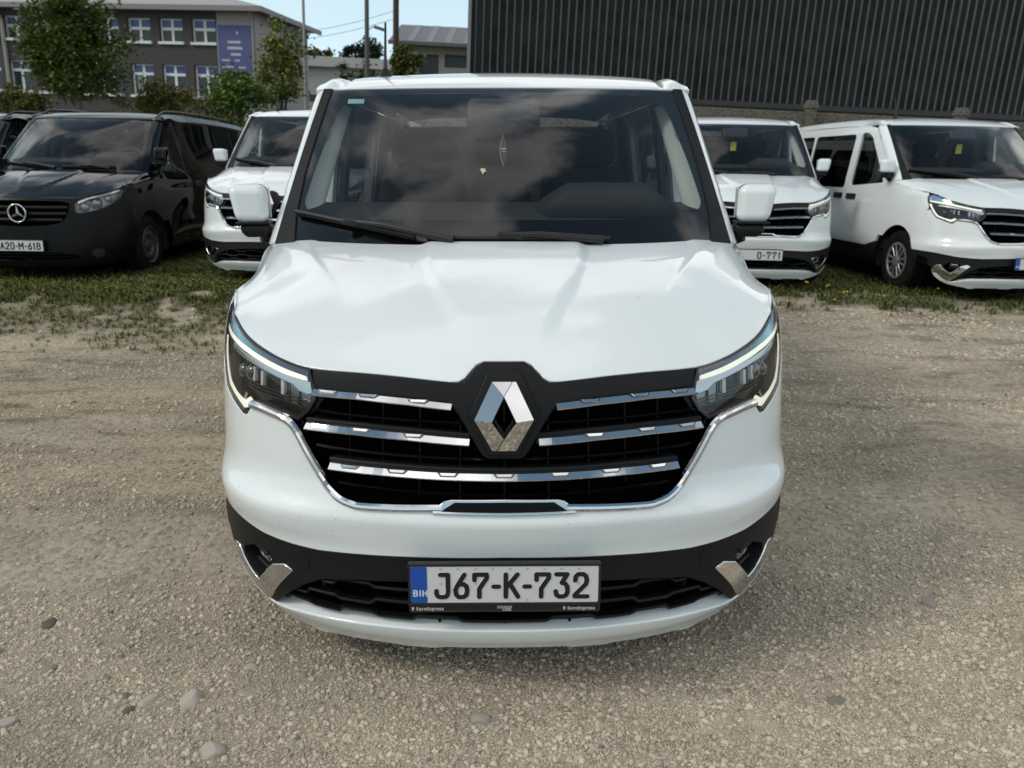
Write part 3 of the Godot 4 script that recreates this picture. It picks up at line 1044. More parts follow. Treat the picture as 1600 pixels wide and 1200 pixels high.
	obj("underbody", un, mat("underbody_black", lin(0.006, 0.006, 0.006), 0.9), parent)
	# tail
	var tl := Buf.new()
	var tail_hole := rounded(pv([-0.70, 1.15, 0.70, 1.15, 0.66, 1.76, -0.66, 1.76]), 0.08, 4)
	var tf := func(p: Vector2) -> Vector3: return Vector3(p.x, p.y, -5.03 + 0.05 * maxf(0.0, p.y - 1.1))
	var tout := PackedVector2Array()
	for i in 9: tout.append(Vector2(side_x(5.0, lerpf(0.35, 1.84, i / 8.0)), lerpf(0.35, 1.84, i / 8.0)))
	for i in 9: tout.append(Vector2(-side_x(5.0, lerpf(1.84, 0.35, i / 8.0)), lerpf(1.84, 0.35, i / 8.0)))
	panel(tl, tout, tf, 0.2, 0.2, {"holes": [tail_hole], "thick": 0.02})
	obj("tailgate", tl, body, parent)
	var tg := Buf.new()
	panel(tg, tail_hole, tf, 0.3, 0.3, {"thick": 0.0})
	obj("rear_window", tg, rear_glass, parent)
	var rl := Buf.new()
	rbox(rl, Transform3D(Basis(), Vector3(0.88, 1.15, -4.99)), Vector3(0.05, 0.26, 0.05), 0.03, 3)
	pair("rear_light", rl, mat("rear_light_red", lin(0.18, 0.01, 0.01), 0.15), parent)

func wiper(parent: Node, p0: Vector2, p1: Vector2, a0: Vector2, piv: Vector2) -> void:
	var w := part_root("wiper", parent)
	var m := mat("wiper_rubber", lin(0.008, 0.008, 0.009), 0.45)
	var b := Buf.new()
	var f := func(q: Vector2, l: float) -> Vector3:
		var e := pn(shield, q, 0.004)
		return e[0] + e[1] * l
	var n := 12
	for k in 2:
		var pts := []
		for i in n + 1:
			pts.append(f.call(p0.lerp(p1, float(i) / n), 0.010 + 0.014 * k))
		tube(b, pts, [0.0075, 0.009][k], 6)
	obj("wiper_blade", b, m, w)
	var c := Buf.new()
	tube(c, [f.call(a0, 0.035), f.call(a0.lerp(piv, 0.3), 0.048), f.call(piv, 0.035)], [0.009, 0.011, 0.016], 8)
	box(c, f.call(a0, 0.030), Vector3(0.10, 0.024, 0.030), 0.008, Basis(Vector3.BACK, -0.12))
	obj("wiper_arm", c, m, w)

# ---------------------------------------------------------------- the white van: front end
func mir(p: PackedVector2Array) -> PackedVector2Array:
	var o := PackedVector2Array()
	for q in p: o.append(Vector2(-q.x, q.y))
	o.reverse()
	return o

func resample(a: PackedVector2Array, k: int) -> PackedVector2Array:
	# the same line with k smooth steps per stretch
	var o := PackedVector2Array()
	for i in a.size() - 1:
		var p0 := a[maxi(i - 1, 0)]
		var p3 := a[mini(i + 2, a.size() - 1)]
		for j in k:
			o.append(a[i].cubic_interpolate(a[i + 1], p0, p3, float(j) / k))
	o.append(a[-1])
	return o

func white_spec() -> Dictionary:
	return {
		"ax": [0.15, 0.2, 0.26, 0.32, 0.4, 0.5, 0.6, 0.75, 0.9, 1.0, 1.1, 1.15, 1.2, 1.3], "av": [0.92, 0.938, 0.96, 0.98, 0.992, 0.99, 0.984, 0.977, 0.968, 0.959, 0.937, 0.910, 0.895, 0.88],
		"cx": [0.15, 0.19, 0.22, 0.26, 0.32, 0.40, 0.48, 0.54, 0.585, 0.60, 0.64, 0.68, 0.75, 0.85, 0.95, 1.02, 1.08, 1.15, 1.25], "cv": [0.075, 0.045, 0.022, 0.006, 0.0, 0.012, 0.018, 0.008, 0.0, 0.002, 0.021, 0.036, 0.046, 0.062, 0.088, 0.122, 0.175, 0.27, 0.45],
		"shoulder": 0.024, "edge": [1.120, 1.134, 1.160, 1.206, 1.232], "tm": 0.784, "ft": [0.0, 0.068, 0.17, 0.242, 0.359, 0.427, 0.491, 0.580, 0.659, 0.741, 0.784], "fy": [0.970, 0.974, 0.986, 0.990, 0.991, 1.003, 1.020, 1.047, 1.078, 1.104, 1.120],
		"edge_z": 1.36, "edge_y": 1.232, "cowl_x": 0.955, "cowl_y": 1.2587, "cowl_z": 0.93, "cowl_sweep": 0.28, "rise": 0.58, "top_y": 1.870, "top_z": 1.75,
	}

func white_van() -> Node3D:
	set_body(white_spec())
	var van := thing("white_van", "", "van")
	var body := mat("white_paint", lin(0.755, 0.80, 0.80), 0.28, 0.0, {"coat": 1.0, "coat_rough": 0.015, "spec": 0.4})
	var matte := mat("trim_matte_black", lin(0.0085, 0.009, 0.0098), 0.5, 0.0, {"spec": 0.32})
	var gloss := mat("grille_gloss_black", lin(0.0025, 0.0025, 0.003), 0.25, 0.0, {"spec": 0.25})
	var pit := mat("grille_depth_black", lin(0.0015, 0.0015, 0.0015), 0.8, 0.0, {"spec": 0.1})
	var chrome := mat("chrome", lin(0.70, 0.715, 0.735), 0.035, 1.0)
	# --- bonnet
	var b := Buf.new()
	panel(b, sym(pv([0, 0.110, 0.040, 0.108, 0.056, 0.090, 0.078, 0.024, 0.090, 0.008, 0.105, 0.003, 0.40, 0.003, 0.70, 0.003, 0.90, 0.005, 0.955, 0.012, 0.985, 0.035, 1.0, 0.08, 1.0, 1.0, 0, 1.0])), hood, 0.013, 0.016, {"thick": 0.007, "r": 0.003, "eps": 0.003})
	obj("bonnet", b, body, van)
	# --- bumper skin, its edge running below the grille frame and the lamps
	var lower := pv([0, 0.488, 0.157, 0.482, 0.235, 0.477, 0.326, 0.470, 0.393, 0.471, 0.484, 0.476, 0.57, 0.489, 0.66, 0.502, 0.74, 0.508, 0.91, 0.512])
	var sk := pv([0, 0.624, 0.06, 0.627, 0.094, 0.625, 0.169, 0.619, 0.236, 0.615, 0.262, 0.619, 0.285, 0.630, 0.302, 0.646, 0.321, 0.669, 0.363, 0.741, 0.391, 0.795, 0.409, 0.821, 0.430, 0.832, 0.463, 0.839, 0.50, 0.847, 0.530, 0.848, 0.545, 0.840, 0.567, 0.812, 0.589, 0.809, 0.653, 0.833, 0.721, 0.858, 0.765, 0.905, 0.79, 0.94, 0.86, 0.92, 0.99, 0.90, 0.99, 0.70, 0.945, 0.61])
	for i in range(lower.size() - 1, -1, -1): sk.append(lower[i])
	b = Buf.new()
	panel(b, sym(sk), nose, 0.018, 0.014, {"thick": 0.02, "r": 0.003, "eps": 0.005})
	obj("bumper", b, body, van)
	var lip_top := resample(pv([0, 0.259, 0.20, 0.255, 0.30, 0.248, 0.40, 0.236, 0.47, 0.218, 0.52, 0.204, 0.56, 0.209, 0.61, 0.238, 0.635, 0.262, 0.655, 0.285]), 3)
	var lip := lip_top.duplicate()
	lip.append_array(pv([0.685, 0.285, 0.67, 0.255, 0.63, 0.215, 0.56, 0.182, 0.47, 0.164, 0.425, 0.158, 0.40, 0.148, 0.37, 0.148, 0.34, 0.160, 0.24, 0.165, 0.20, 0.167, 0.185, 0.160, 0.12, 0.162, 0.10, 0.173, 0, 0.178]))
	b = Buf.new()
	panel(b, sym(lip), nose, 0.02, 0.01, {"lift": 0.006, "thick": 0.04, "r": 0.006, "eps": 0.005})
	obj("bumper_lip", b, body, van)
	# --- dark band with the fog lamp openings
	var band := PackedVector2Array()
	for q in lower: band.append(q - Vector2(0, 0.006))
	band.append_array(pv([0.87, 0.40, 0.735, 0.378, 0.69, 0.334, 0.665, 0.290, 0.635, 0.252, 0.60, 0.222, 0.57, 0.204, 0.545, 0.200, 0.525, 0.208, 0.49, 0.242, 0.43, 0.300, 0.375, 0.347, 0.325, 0.380, 0.24, 0.397, 0.157, 0.406, 0, 0.413]))
	var fog := rounded(pv([0.592, 0.386, 0.522, 0.424, 0.470, 0.408, 0.455, 0.386, 0.538, 0.297, 0.570, 0.313, 0.600, 0.350]), 0.012, 3)
	b = Buf.new()
	panel(b, sym(band), nose, 0.02, 0.014, {"thick": 0.045, "r": 0.004, "holes": [fog, mir(fog)], "eps": 0.005})
	obj("bumper_band", b, matte, van)
	b = Buf.new()
	panel(b, disc(Vector2(0.374, 0.420), 0.0225, 0.033, 24), nose, 0.02, 0.02, {"lift": 0.0022, "thick": 0.006, "r": 0.0015})
	pair("tow_cover", b, matte, van)
	b = Buf.new()
	panel(b, rounded(pv([0.716, 0.388, 0.84, 0.40, 0.84, 0.46, 0.735, 0.440]), 0.02), nose, 0.03, 0.02, {"lift": 0.0015, "thick": 0.0})
	pair("air_slot", b, pit, van)
	for s in [1.0, -1.0]:
		var fl := part_root("fog_lamp", van)
		var cup := Buf.new()
		panel(cup, fog, nose, 0.03, 0.02, {"lift": -0.042, "thick": 0.0})
		var lens := Buf.new()
		var e := pn(nose, Vector2(0.512, 0.383), 0.004)
		rbox(lens, Transform3D(Basis(Vector3.UP, 0.9), e[0] - e[1] * 0.030), Vector3(0.045, 0.018, 0.014), 0.013, 4)
		var hood_b := Buf.new()
		rbox(hood_b, Transform3D(Basis(Vector3.UP, 0.9), e[0] - e[1] * 0.026 + Vector3(0, 0.026, 0)), Vector3(0.055, 0.007, 0.022), 0.006, 3)
		rbox(hood_b, Transform3D(Basis(Vector3.UP, 0.9), e[0] - e[1] * 0.030 + Vector3(0, -0.028, 0)), Vector3(0.050, 0.007, 0.018), 0.006, 3)
		var el := Buf.new()
		var eo := PackedVector2Array([Vector2(0.650, 0.372), Vector2(0.690, 0.335), Vector2(0.692, 0.296), Vector2(0.668, 0.258), Vector2(0.625, 0.222), Vector2(0.592, 0.202), Vector2(0.565, 0.203), Vector2(0.505, 0.258), Vector2(0.398, 0.383), Vector2(0.420, 0.393), Vector2(0.460, 0.378), Vector2(0.540, 0.292), Vector2(0.570, 0.310), Vector2(0.603, 0.348), Vector2(0.618, 0.376)])
		panel(el, eo, nose, 0.02, 0.014, {"lift": 0.005, "thick": 0.02, "r": 0.004})
		for p in [["lamp_cup", cup, pit], ["fog_lens", lens, mat("fog_lens", lin(0.10, 0.10, 0.105), 0.06, 0.5, {"coat": 1.0})], ["lamp_bezel", hood_b, matte], ["chrome_corner", el, chrome]]:
			obj(p[0], p[1] if s > 0 else p[1].mirrored(), p[2], fl)
	# --- lower grille
	b = Buf.new()
	panel(b, sym(pv([0, 0.43, 0.34, 0.41, 0.50, 0.27, 0.575, 0.17, 0, 0.19])), nose, 0.06, 0.04, {"lift": -0.055, "thick": 0.0})
	obj("lower_grille_back", b, pit, van)
	for k in 3:
		var y0: float = [0.378, 0.330, 0.286][k]
		var w: float = [0.325, 0.415, 0.485][k]
		var half := PackedVector2Array()
		var y := y0
		var t := 0.0
		var step := 0.075
		half.append(Vector2(0, y))
		var up := k % 2 == 0
		while t < w:
			t += step
			half.append(Vector2(minf(t - 0.012, w), y))
			y = y0 + (0.012 if up else 0.0) - 0.10 * t * t
			up = not up
			half.append(Vector2(minf(t, w + 0.002), y))
		var full := mir(half)
		full.remove_at(full.size() - 1)
		full.append_array(half)
		b = Buf.new()
		skin_bar(b, nose, line_pts(full, 0.03), [Vector2(-0.006, -0.03), Vector2(0.004, -0.03), Vector2(0.004, -0.010), Vector2(-0.001, -0.007), Vector2(-0.006, -0.010)])
		obj("lower_grille_slat", b, mat("slat_satin_black", lin(0.005, 0.005, 0.0055), 0.42, 0.0, {"spec": 0.28}), van)
	for i in 7:
		b = Buf.new()
		var t := (i - 3) * 0.105
		skin_bar(b, nose, pv([t, 0.405 - 0.3 * t * t, t, 0.265]), [Vector2(-0.003, -0.05), Vector2(0.003, -0.05), Vector2(0.003, -0.022), Vector2(-0.003, -0.022)])
		obj("lower_grille_post", b, pit, van)
	# --- upper grille
	b = Buf.new()
	panel(b, sym(pv([0, 1.0, 0.36, 0.99, 0.40, 0.84, 0.33, 0.66, 0.25, 0.61, 0, 0.61])), nose, 0.05, 0.05, {"lift": -0.06, "thick": 0.0})
	obj("grille_back", b, pit, van)
	var hexhole := pv([0, 0.945, -0.0195, 0.888, 0, 0.838, 0.0195, 0.888])
	var tt := pv([0, 1.021, 0.0305, 1.021, 0.0415, 1.009, 0.0565, 0.977, 0.0675, 0.967, 0.17, 0.979, 0.242, 0.983, 0.348, 0.982, 0.341, 0.945, 0.246, 0.941, 0.15, 0.935, 0.085, 0.925, 0.073, 0.905, 0.062, 0.880, 0.045, 0.826, 0.030, 0.782, 0.023, 0.775, 0, 0.775])
	b = Buf.new()
	panel(b, sym(tt), nose, 0.012, 0.012, {"thick": 0.045, "r": 0.006, "holes": [hexhole], "lift": 0.002})
	obj("grille_trim", b, matte, van)
	b = Buf.new()
	panel(b, sym(pv([0, 1.0, 0.022, 1.0, 0.050, 0.890, 0.021, 0.786, 0, 0.786])), nose, 0.012, 0.012, {"thick": 0.014, "r": 0.006, "holes": [hexhole], "lift": 0.011})
	obj("emblem_plate", b, matte, van)
	# fins between the chrome bars, with small uprights
	for r in [[0.876, 0.345], [0.776, 0.345], [0.679, 0.292]]:
		b = Buf.new()
		skin_bar(b, nose, line_pts(pv([-r[1], r[0] - 0.002, 0, r[0] - 0.012, r[1], r[0] - 0.002]), 0.03), [Vector2(-0.005, -0.05), Vector2(0.004, -0.05), Vector2(0.003, -0.018), Vector2(-0.002, -0.014), Vector2(-0.005, -0.018)])
		obj("grille_fin", b, gloss, van)
	for i in 9:
		var t := (i - 4) * 0.068
		b = Buf.new()
		skin_bar(b, nose, pv([t, 0.945, t, 0.645 + 0.16 * t * t * 6.0]), [Vector2(-0.003, -0.058), Vector2(0.003, -0.058), Vector2(0.002, -0.026), Vector2(-0.002, -0.026)])
		obj("grille_upright", b, gloss, van)
	# chrome bars with the pressed marks along their upper edge
	var bars := [[pv([0.344, 0.925, 0.246, 0.926, 0.150, 0.919, 0.080, 0.909]), [0.31, 0.225, 0.135]], [pv([0.360, 0.829, 0.245, 0.831, 0.150, 0.826, 0.052, 0.816]), [0.325, 0.238, 0.142]]]
	var cross := [Vector2(-0.0115, -0.02), Vector2(0.0115, -0.02), Vector2(0.0115, 0.000), Vector2(0.0095, 0.0045), Vector2(-0.006, 0.0175), Vector2(-0.0085, 0.0165), Vector2(-0.0115, 0.004)]
	for e in bars:
		for s in [1.0, -1.0]:
			var l: PackedVector2Array = e[0] if s > 0 else mir(e[0])
			b = Buf.new()
			var cs := []
			for q in cross: cs.append(Vector2(q.x * -1.0 if s > 0 else q.x * -1.0, q.y))
			skin_bar(b, nose, line_pts(l, 0.02), bar_cross(l))
			var o := obj("grille_bar", b, chrome, van)
			for t in e[1]: notch(o, Vector2(t * s, 0.0), l, chrome, pit)
			back_rail(l, matte, van)
	var l3 := pv([-0.303, 0.725, -0.195, 0.7245, -0.096, 0.721, 0, 0.7195, 0.096, 0.721, 0.195, 0.7245, 0.303, 0.725])
	b = Buf.new()
	skin_bar(b, nose, line_pts(l3, 0.02), bar_cross(l3))
	var o3 := obj("grille_bar", b, chrome, van)
	for t in [-0.26, -0.17, -0.085, 0.0, 0.085, 0.17, 0.26]: notch(o3, Vector2(t, 0), l3, chrome, pit)
	back_rail(l3, matte, van)
	# chrome frame under and beside the grille
	var mid_line := resample(pv([0.540, 0.853, 0.500, 0.852, 0.462, 0.847, 0.425, 0.839, 0.402, 0.826, 0.384, 0.804, 0.356, 0.751, 0.315, 0.677, 0.296, 0.653, 0.275, 0.636, 0.252, 0.628, 0.235, 0.6255, 0.17, 0.629, 0.094, 0.635]), 3)
	var full := mir(mid_line)
	full.reverse()
	full = mir(mid_line)
	b = Buf.new()
	var fcross := [Vector2(-0.0125, -0.03), Vector2(0.0135, -0.03), Vector2(0.0135, 0.001), Vector2(0.011, 0.008), Vector2(0.005, 0.0125), Vector2(-0.002, 0.0135), Vector2(-0.009, 0.010), Vector2(-0.0125, 0.002)]
	skin_bar(b, nose, mid_line, fcross)
	pair("grille_frame", b, chrome, van)
	b = Buf.new()
	panel(b, sym(pv([0, 0.656, 0.080, 0.654, 0.090, 0.650, 0.100, 0.636, 0.108, 0.622, 0, 0.620])), nose, 0.012, 0.006, {"lift": 0.010, "thick": 0.04, "r": 0.004})
	var cp := obj("frame_plate", b, chrome, van)
	b = Buf.new()
	panel(b, sym(pv([0, 0.6505, 0.074, 0.649, 0.094, 0.6265, 0, 0.6255])), nose, 0.02, 0.01, {"lift": 0.0122, "thick": 0.003, "r": 0.001})
	obj("plate_inset", b, gloss, cp)
	b = Buf.new()
	panel(b, pv([-0.082, 0.500, 0.080, 0.500, 0.080, 0.530, -0.082, 0.530]), nose, 0.02, 0.02, {"lift": 0.0008, "thick": 0.0})
	obj("clear_sticker", b, mat("clear_film", lin(0.725, 0.775, 0.775), 0.22), van)
	emblem(van, chrome)
	for s in [1.0, -1.0]: white_headlight(van, s, chrome, gloss)
	# road dirt flicked onto the front
	var specks := []
	var sr := RandomNumberGenerator.new()
	sr.seed = 99
	for i in 150:
		var q: Array
		if i < 95: q = pn(nose, Vector2(sr.randf_range(-0.6, 0.6), sr.randf_range(0.505, 0.60) if i < 60 else sr.randf_range(0.17, 0.24)), 0.004)
		else: q = pn(hood, Vector2(sr.randf_range(-0.85, 0.85), sr.randf_range(0.06, 0.9)), 0.004)
		var sc := sr.randf_range(0.0006, 0.0016)
		specks.append([Transform3D(Basis.from_scale(Vector3.ONE * sc), q[0] + q[1] * 0.0003), Color(0.10, 0.085, 0.065) * sr.randf_range(0.5, 1.3)])
	tag(scatter("dirt_speck", stone_mesh(9, 0.8).mesh(), mat("stone_grain", Color.WHITE, 0.92, 0.0, {"vc": true, "spec": 0.3}), specks, van), "", "", "", "stuff")
	# --- rest
	var privacy := mat("privacy_glass", Color(0.004, 0.004, 0.005, 0.86), 0.0, 0.0, {"glass": true})
	greenhouse(van, body, privacy, matte, true)
	cabin(van, Color(0.55, 0.62, 0.57))
	mirrors(van, body)
	wiper(van, Vector2(-0.920, 0.148), Vector2(-0.36, 0.030), Vector2(-0.615, 0.085), Vector2(-0.20, 0.006))
	wiper(van, Vector2(-0.310, 0.026), Vector2(0.432, 0.020), Vector2(0.03, 0.030), Vector2(0.40, 0.004))
	var alloy := mat("wheel_cover_silver", lin(0.30, 0.31, 0.32), 0.35, 0.6)
	for z in [-1.01, -4.40]:
		for x in [-0.945, 0.945]: wheel(van, Vector3(x, 0.34, z), alloy, false)
	# mirror and sensor pod behind the screen
	b = Buf.new()
	var pod := pn(shield, Vector2(0.0, 0.86), 0.004)
	rbox(b, Transform3D(Basis(Vector3.RIGHT, -0.7), pod[0] - pod[1] * 0.07), Vector3(0.16, 0.075, 0.05), 0.03, 4)
	rbox(b, Transform3D(Basis(Vector3.RIGHT, -0.1), pod[0] + Vector3(0.0, -0.10, -0.14)), Vector3(0.125, 0.036, 0.02), 0.018, 4)
	obj("rear_view_mirror", b, mat("pod_black", lin(0.015, 0.015, 0.016), 0.5), van)
	return van

func bar_cross(l: PackedVector2Array) -> Array:
	# the sheet leans back towards its upper edge, so that it mirrors the sky; a narrow face below
	var up: float = 1.0 if l[-1].x > l[0].x else -1.0
	var o := []
	for q in [Vector2(-0.0115, -0.02), Vector2(0.0115, -0.02), Vector2(0.0115, 0.000), Vector2(0.0095, 0.0045), Vector2(-0.006, 0.0165), Vector2(-0.0085, 0.0155), Vector2(-0.0115, 0.004)]:
		o.append(Vector2(q.x * up, q.y))
	return o

func along(l: PackedVector2Array, t: float) -> Vector2:
	for i in l.size() - 1:
		var a := l[i]
		var c := l[i + 1]
		if (t - a.x) * (t - c.x) <= 0.0: return a.lerp(c, (t - a.x) / (c.x - a.x))
	return l[0]

func notch(bar: Node, at: Vector2, l: PackedVector2Array, chrome: Material, dark: Material) -> void:
	var p := along(l, at.x)
	var e := pn(nose, p, 0.004)
	var tx: Vector3 = (nose(p + Vector2(0.01, 0)) - nose(p)).normalized()
	var lean: Vector3 = (e[1] + Vector3(0, 0.62, 0)).normalized()
	var ty := lean.cross(tx).normalized()
	var x := Transform3D(Basis(tx, ty, lean), e[0] + e[1] * 0.0095 + ty * 0.0045)
	var a := Buf.new()
	prism(a, pv([-0.030, 0.0065, -0.021, -0.0055, 0.021, -0.0055, 0.030, 0.0065]), 0.0025, x)
	obj("pressed_edge", a, mat("chrome_shadow", lin(0.10, 0.105, 0.11), 0.2, 1.0), bar)
	var c := Buf.new()
	prism(c, pv([-0.0255, 0.0065, -0.0185, -0.0035, 0.0185, -0.0035, 0.0255, 0.0065]), 0.0045, x, 0.0015)
	obj("pressed_mark", c, chrome, bar)

func back_rail(l: PackedVector2Array, m: Material, van: Node) -> void:
	var b := Buf.new()
	var up: float = 1.0 if l[-1].x > l[0].x else -1.0
	var q := PackedVector2Array()
	for p in l: q.append(p + Vector2(0, 0.004))
	q[0].x *= 1.015
	q[-1].x += (0.004 if up > 0 else -0.004)
	skin_bar(b, nose, line_pts(q, 0.03), [Vector2(-0.012 * up, -0.05), Vector2(0.019 * up, -0.05), Vector2(0.019 * up, -0.006), Vector2(0.014 * up, -0.002), Vector2(-0.012 * up, -0.006)])
	obj("bar_carrier", b, m, van)

func emblem(van: Node, chrome: Material) -> void:
	# a hollow lozenge: upper flanks lean back to the sky, lower flanks to the ground
	var b := Buf.new()
	var z0 := -at_lut(S.C, 0.89) + 0.020
	var top := [Vector3(-0.032, 0.985, z0 - 0.014), Vector3(0.032, 0.985, z0 - 0.014)]
	var bot := [Vector3(-0.032, 0.798, z0 + 0.014), Vector3(0.032, 0.798, z0 + 0.014)]
	var yo := 0.892
	for s in [1.0, -1.0]:
		var o := Vector3(0.079 * s, yo, z0 + 0.030)
		var i := Vector3(0.033 * s, yo - 0.004, z0 + 0.040)
		var ti := Vector3(0.0, 0.951, z0 + 0.010)
		var bi := Vector3(0.0, 0.836, z0 + 0.030)
		var tp: Vector3 = top[1] if s > 0 else top[0]
		var bp: Vector3 = bot[1] if s > 0 else bot[0]
		var tm := Vector3(0.022, 0.985, z0 - 0.0135)
		var bm := Vector3(-0.022, 0.798, z0 + 0.0145)
		var c := Vector3(0.05 * s, yo, z0 - 0.2)
		b.fquad(tp, o, i, ti, c)
		b.ftri(tp, ti, tm, c)
		b.fquad(bp, o, i, bi, c)
		b.ftri(bp, bi, bm, c)
		var back := Vector3(0, 0, -0.06)
		b.fquad(tp, o, o + back, tp + back, Vector3(0, yo, z0 - 0.02))
		b.fquad(bp, o, o + back, bp + back, Vector3(0, yo, z0 - 0.02))
		b.fquad(ti, i, i + back, ti + back, Vector3(0.08 * s, yo, z0))
		b.fquad(bi, i, i + back, bi + back, Vector3(0.08 * s, yo, z0))
	b.fquad(top[0], top[1], top[1] + Vector3(0, 0, -0.04), top[0] + Vector3(0, 0, -0.04), Vector3(0, yo, z0))
	b.fquad(bot[0], bot[1], bot[1] + Vector3(0, 0, -0.05), bot[0] + Vector3(0, 0, -0.05), Vector3(0, yo, z0))
	var o := obj("emblem", b, chrome, van)
	var fold := Buf.new()
	tube(fold, [Vector3(0.0, 0.951, z0 + 0.0103), Vector3(0.022, 0.985, z0 - 0.0130)], 0.0009, 5)
	tube(fold, [Vector3(0.0, 0.836, z0 + 0.0303), Vector3(-0.022, 0.798, z0 + 0.0148)], 0.0009, 5)
	obj("fold_line", fold, mat("grille_gloss_black", Color.BLACK), o)

func half(parent: Node, s: float, called: String, b: Buf, m: Material, colored := false) -> void:
	obj(called, b if s > 0 else b.mirrored(), m, parent, colored)

func white_headlight(van: Node, s: float, chrome: Material, gloss: Material) -> void:
	var hl := part_root("headlight", van)
	var outl := pv([0.778, 1.108, 0.741, 1.094, 0.702, 1.073, 0.655, 1.060, 0.609, 1.043, 0.555, 1.026, 0.509, 1.015, 0.436, 0.997, 0.362, 0.983, 0.352, 0.945, 0.345, 0.906, 0.362, 0.872, 0.386, 0.845, 0.428, 0.856, 0.480, 0.864, 0.521, 0.866, 0.542, 0.859, 0.567, 0.823, 0.590, 0.820, 0.653, 0.845, 0.720, 0.868, 0.760, 0.915, 0.795, 0.97, 0.828, 1.02, 0.838, 1.065, 0.815, 1.098])
	var b := Buf.new()
	panel(b, outl, nose, 0.02, 0.02, {"lift": -0.05, "thick": 0.0})
	half(hl, s, "lamp_housing", b, mat("lamp_housing_black", lin(0.003, 0.003, 0.004), 0.2, 0.0, {"spec": 0.3}))
	# rim of the lamp
	var rim := Buf.new()
	skin_bar(rim, nose, outl, [Vector2(-0.006, -0.016), Vector2(0.004, -0.016), Vector2(0.004, -0.002), Vector2(-0.006, -0.002)], true)
	half(hl, s, "lamp_rim", rim, mat("lamp_rim_black", lin(0.010, 0.010, 0.012), 0.12))
	# upper shelf with a shimmer painted into its colours, teal to violet to green
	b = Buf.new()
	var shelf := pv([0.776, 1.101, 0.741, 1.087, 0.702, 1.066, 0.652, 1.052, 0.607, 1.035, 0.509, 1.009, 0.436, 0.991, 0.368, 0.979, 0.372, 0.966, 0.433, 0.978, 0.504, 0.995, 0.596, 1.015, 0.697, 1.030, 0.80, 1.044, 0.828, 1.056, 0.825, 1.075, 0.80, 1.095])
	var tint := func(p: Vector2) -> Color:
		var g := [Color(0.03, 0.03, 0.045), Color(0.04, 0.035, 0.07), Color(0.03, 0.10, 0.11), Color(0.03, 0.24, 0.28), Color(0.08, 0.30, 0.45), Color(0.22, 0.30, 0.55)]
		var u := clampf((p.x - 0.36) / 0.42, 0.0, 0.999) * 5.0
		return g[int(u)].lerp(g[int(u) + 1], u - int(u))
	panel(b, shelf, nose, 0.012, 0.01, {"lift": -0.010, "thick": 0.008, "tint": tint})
	half(hl, s, "lamp_shelf", b, mat("lamp_shelf_shimmer", Color.WHITE, 0.16, 0.35, {"vc": true, "coat": 1.0}), true)
	# daytime light, running along the top and down the outer edge to a block at the bottom
	var glow := mat("daytime_light", lin(0.85, 0.87, 0.72), 0.25, 0.0, {"emit": Color(1.0, 1.0, 0.92), "power": 0.34})
	b = Buf.new()
	panel(b, pv([0.815, 1.040, 0.697, 1.027, 0.596, 1.013, 0.504, 0.993, 0.433, 0.976, 0.373, 0.964, 0.370, 0.954, 0.432, 0.963, 0.501, 0.979, 0.591, 0.998, 0.687, 1.014, 0.815, 1.030]), nose, 0.012, 0.01, {"lift": -0.010, "thick": 0.006, "r": 0.002})
	panel(b, pv([0.812, 1.005, 0.788, 0.965, 0.752, 0.912, 0.715, 0.874, 0.650, 0.852, 0.592, 0.829, 0.574, 0.836, 0.550, 0.860, 0.563, 0.868, 0.588, 0.853, 0.606, 0.853, 0.648, 0.863, 0.706, 0.885, 0.738, 0.915, 0.772, 0.965, 0.794, 1.005]), nose, 0.012, 0.01, {"lift": -0.008, "thick": 0.004, "r": 0.0015})
	half(hl, s, "daytime_light", b, glow)
	b = Buf.new()
	panel(b, pv([0.720, 1.002, 0.626, 0.990, 0.560, 0.982, 0.479, 0.969, 0.416, 0.957, 0.359, 0.947, 0.353, 0.926, 0.370, 0.915, 0.395, 0.922, 0.413, 0.938, 0.478, 0.953, 0.564, 0.970, 0.632, 0.978, 0.718, 0.990]), nose, 0.012, 0.008, {"lift": -0.018, "thick": 0.03, "r": 0.003})
	half(hl, s, "lamp_blade", b, mat("lamp_chrome", lin(0.55, 0.555, 0.56), 0.2, 1.0))
	# reflector cells
	b = Buf.new()
	var cellm := mat("reflector", lin(0.20, 0.205, 0.22), 0.10, 1.0)
	for i in 3:
		var t := 0.378 + i * 0.034
		var y1: float = 0.930 + (t - 0.36) * 0.11
		var h := 0.064 - absf(i - 1.5) * 0.005
		panel(b, pv([t, y1, t + 0.030 - 0.003 * i, y1 + 0.003, t + 0.025 - 0.003 * i, y1 - h, t + 0.006, y1 - h]), nose, 0.02, 0.02, {"lift": -0.046 + 0.004 * (i % 2), "thick": 0.006, "r": 0.002})
	half(hl, s, "reflector_cell", b, cellm)
	b = Buf.new()
	for t in [0.452, 0.535, 0.575]:
		var y1: float = 0.93 + (t - 0.36) * 0.12
		panel(b, pv([t, y1, t + 0.010, y1, t + 0.008, y1 - 0.042, t + 0.001, y1 - 0.042]), nose, 0.02, 0.02, {"lift": -0.030, "thick": 0.012, "r": 0.002})
	half(hl, s, "light_guide", b, mat("light_guide_clear", lin(0.45, 0.46, 0.47), 0.12))
	b = Buf.new()
	for e in [[0.60, 0.935, 0.030], [0.665, 0.925, 0.026]]:
		var q := pn(nose, Vector2(e[0], e[1]), 0.004)
		rbox(b, Transform3D(Basis(), q[0] - q[1] * 0.050), Vector3.ONE * e[2], e[2] * 0.96, 5)
	half(hl, s, "projector_lens", b, mat("projector_lens", lin(0.004, 0.005, 0.008), 0.03, 0.0, {"coat": 1.0}))
	b = Buf.new()
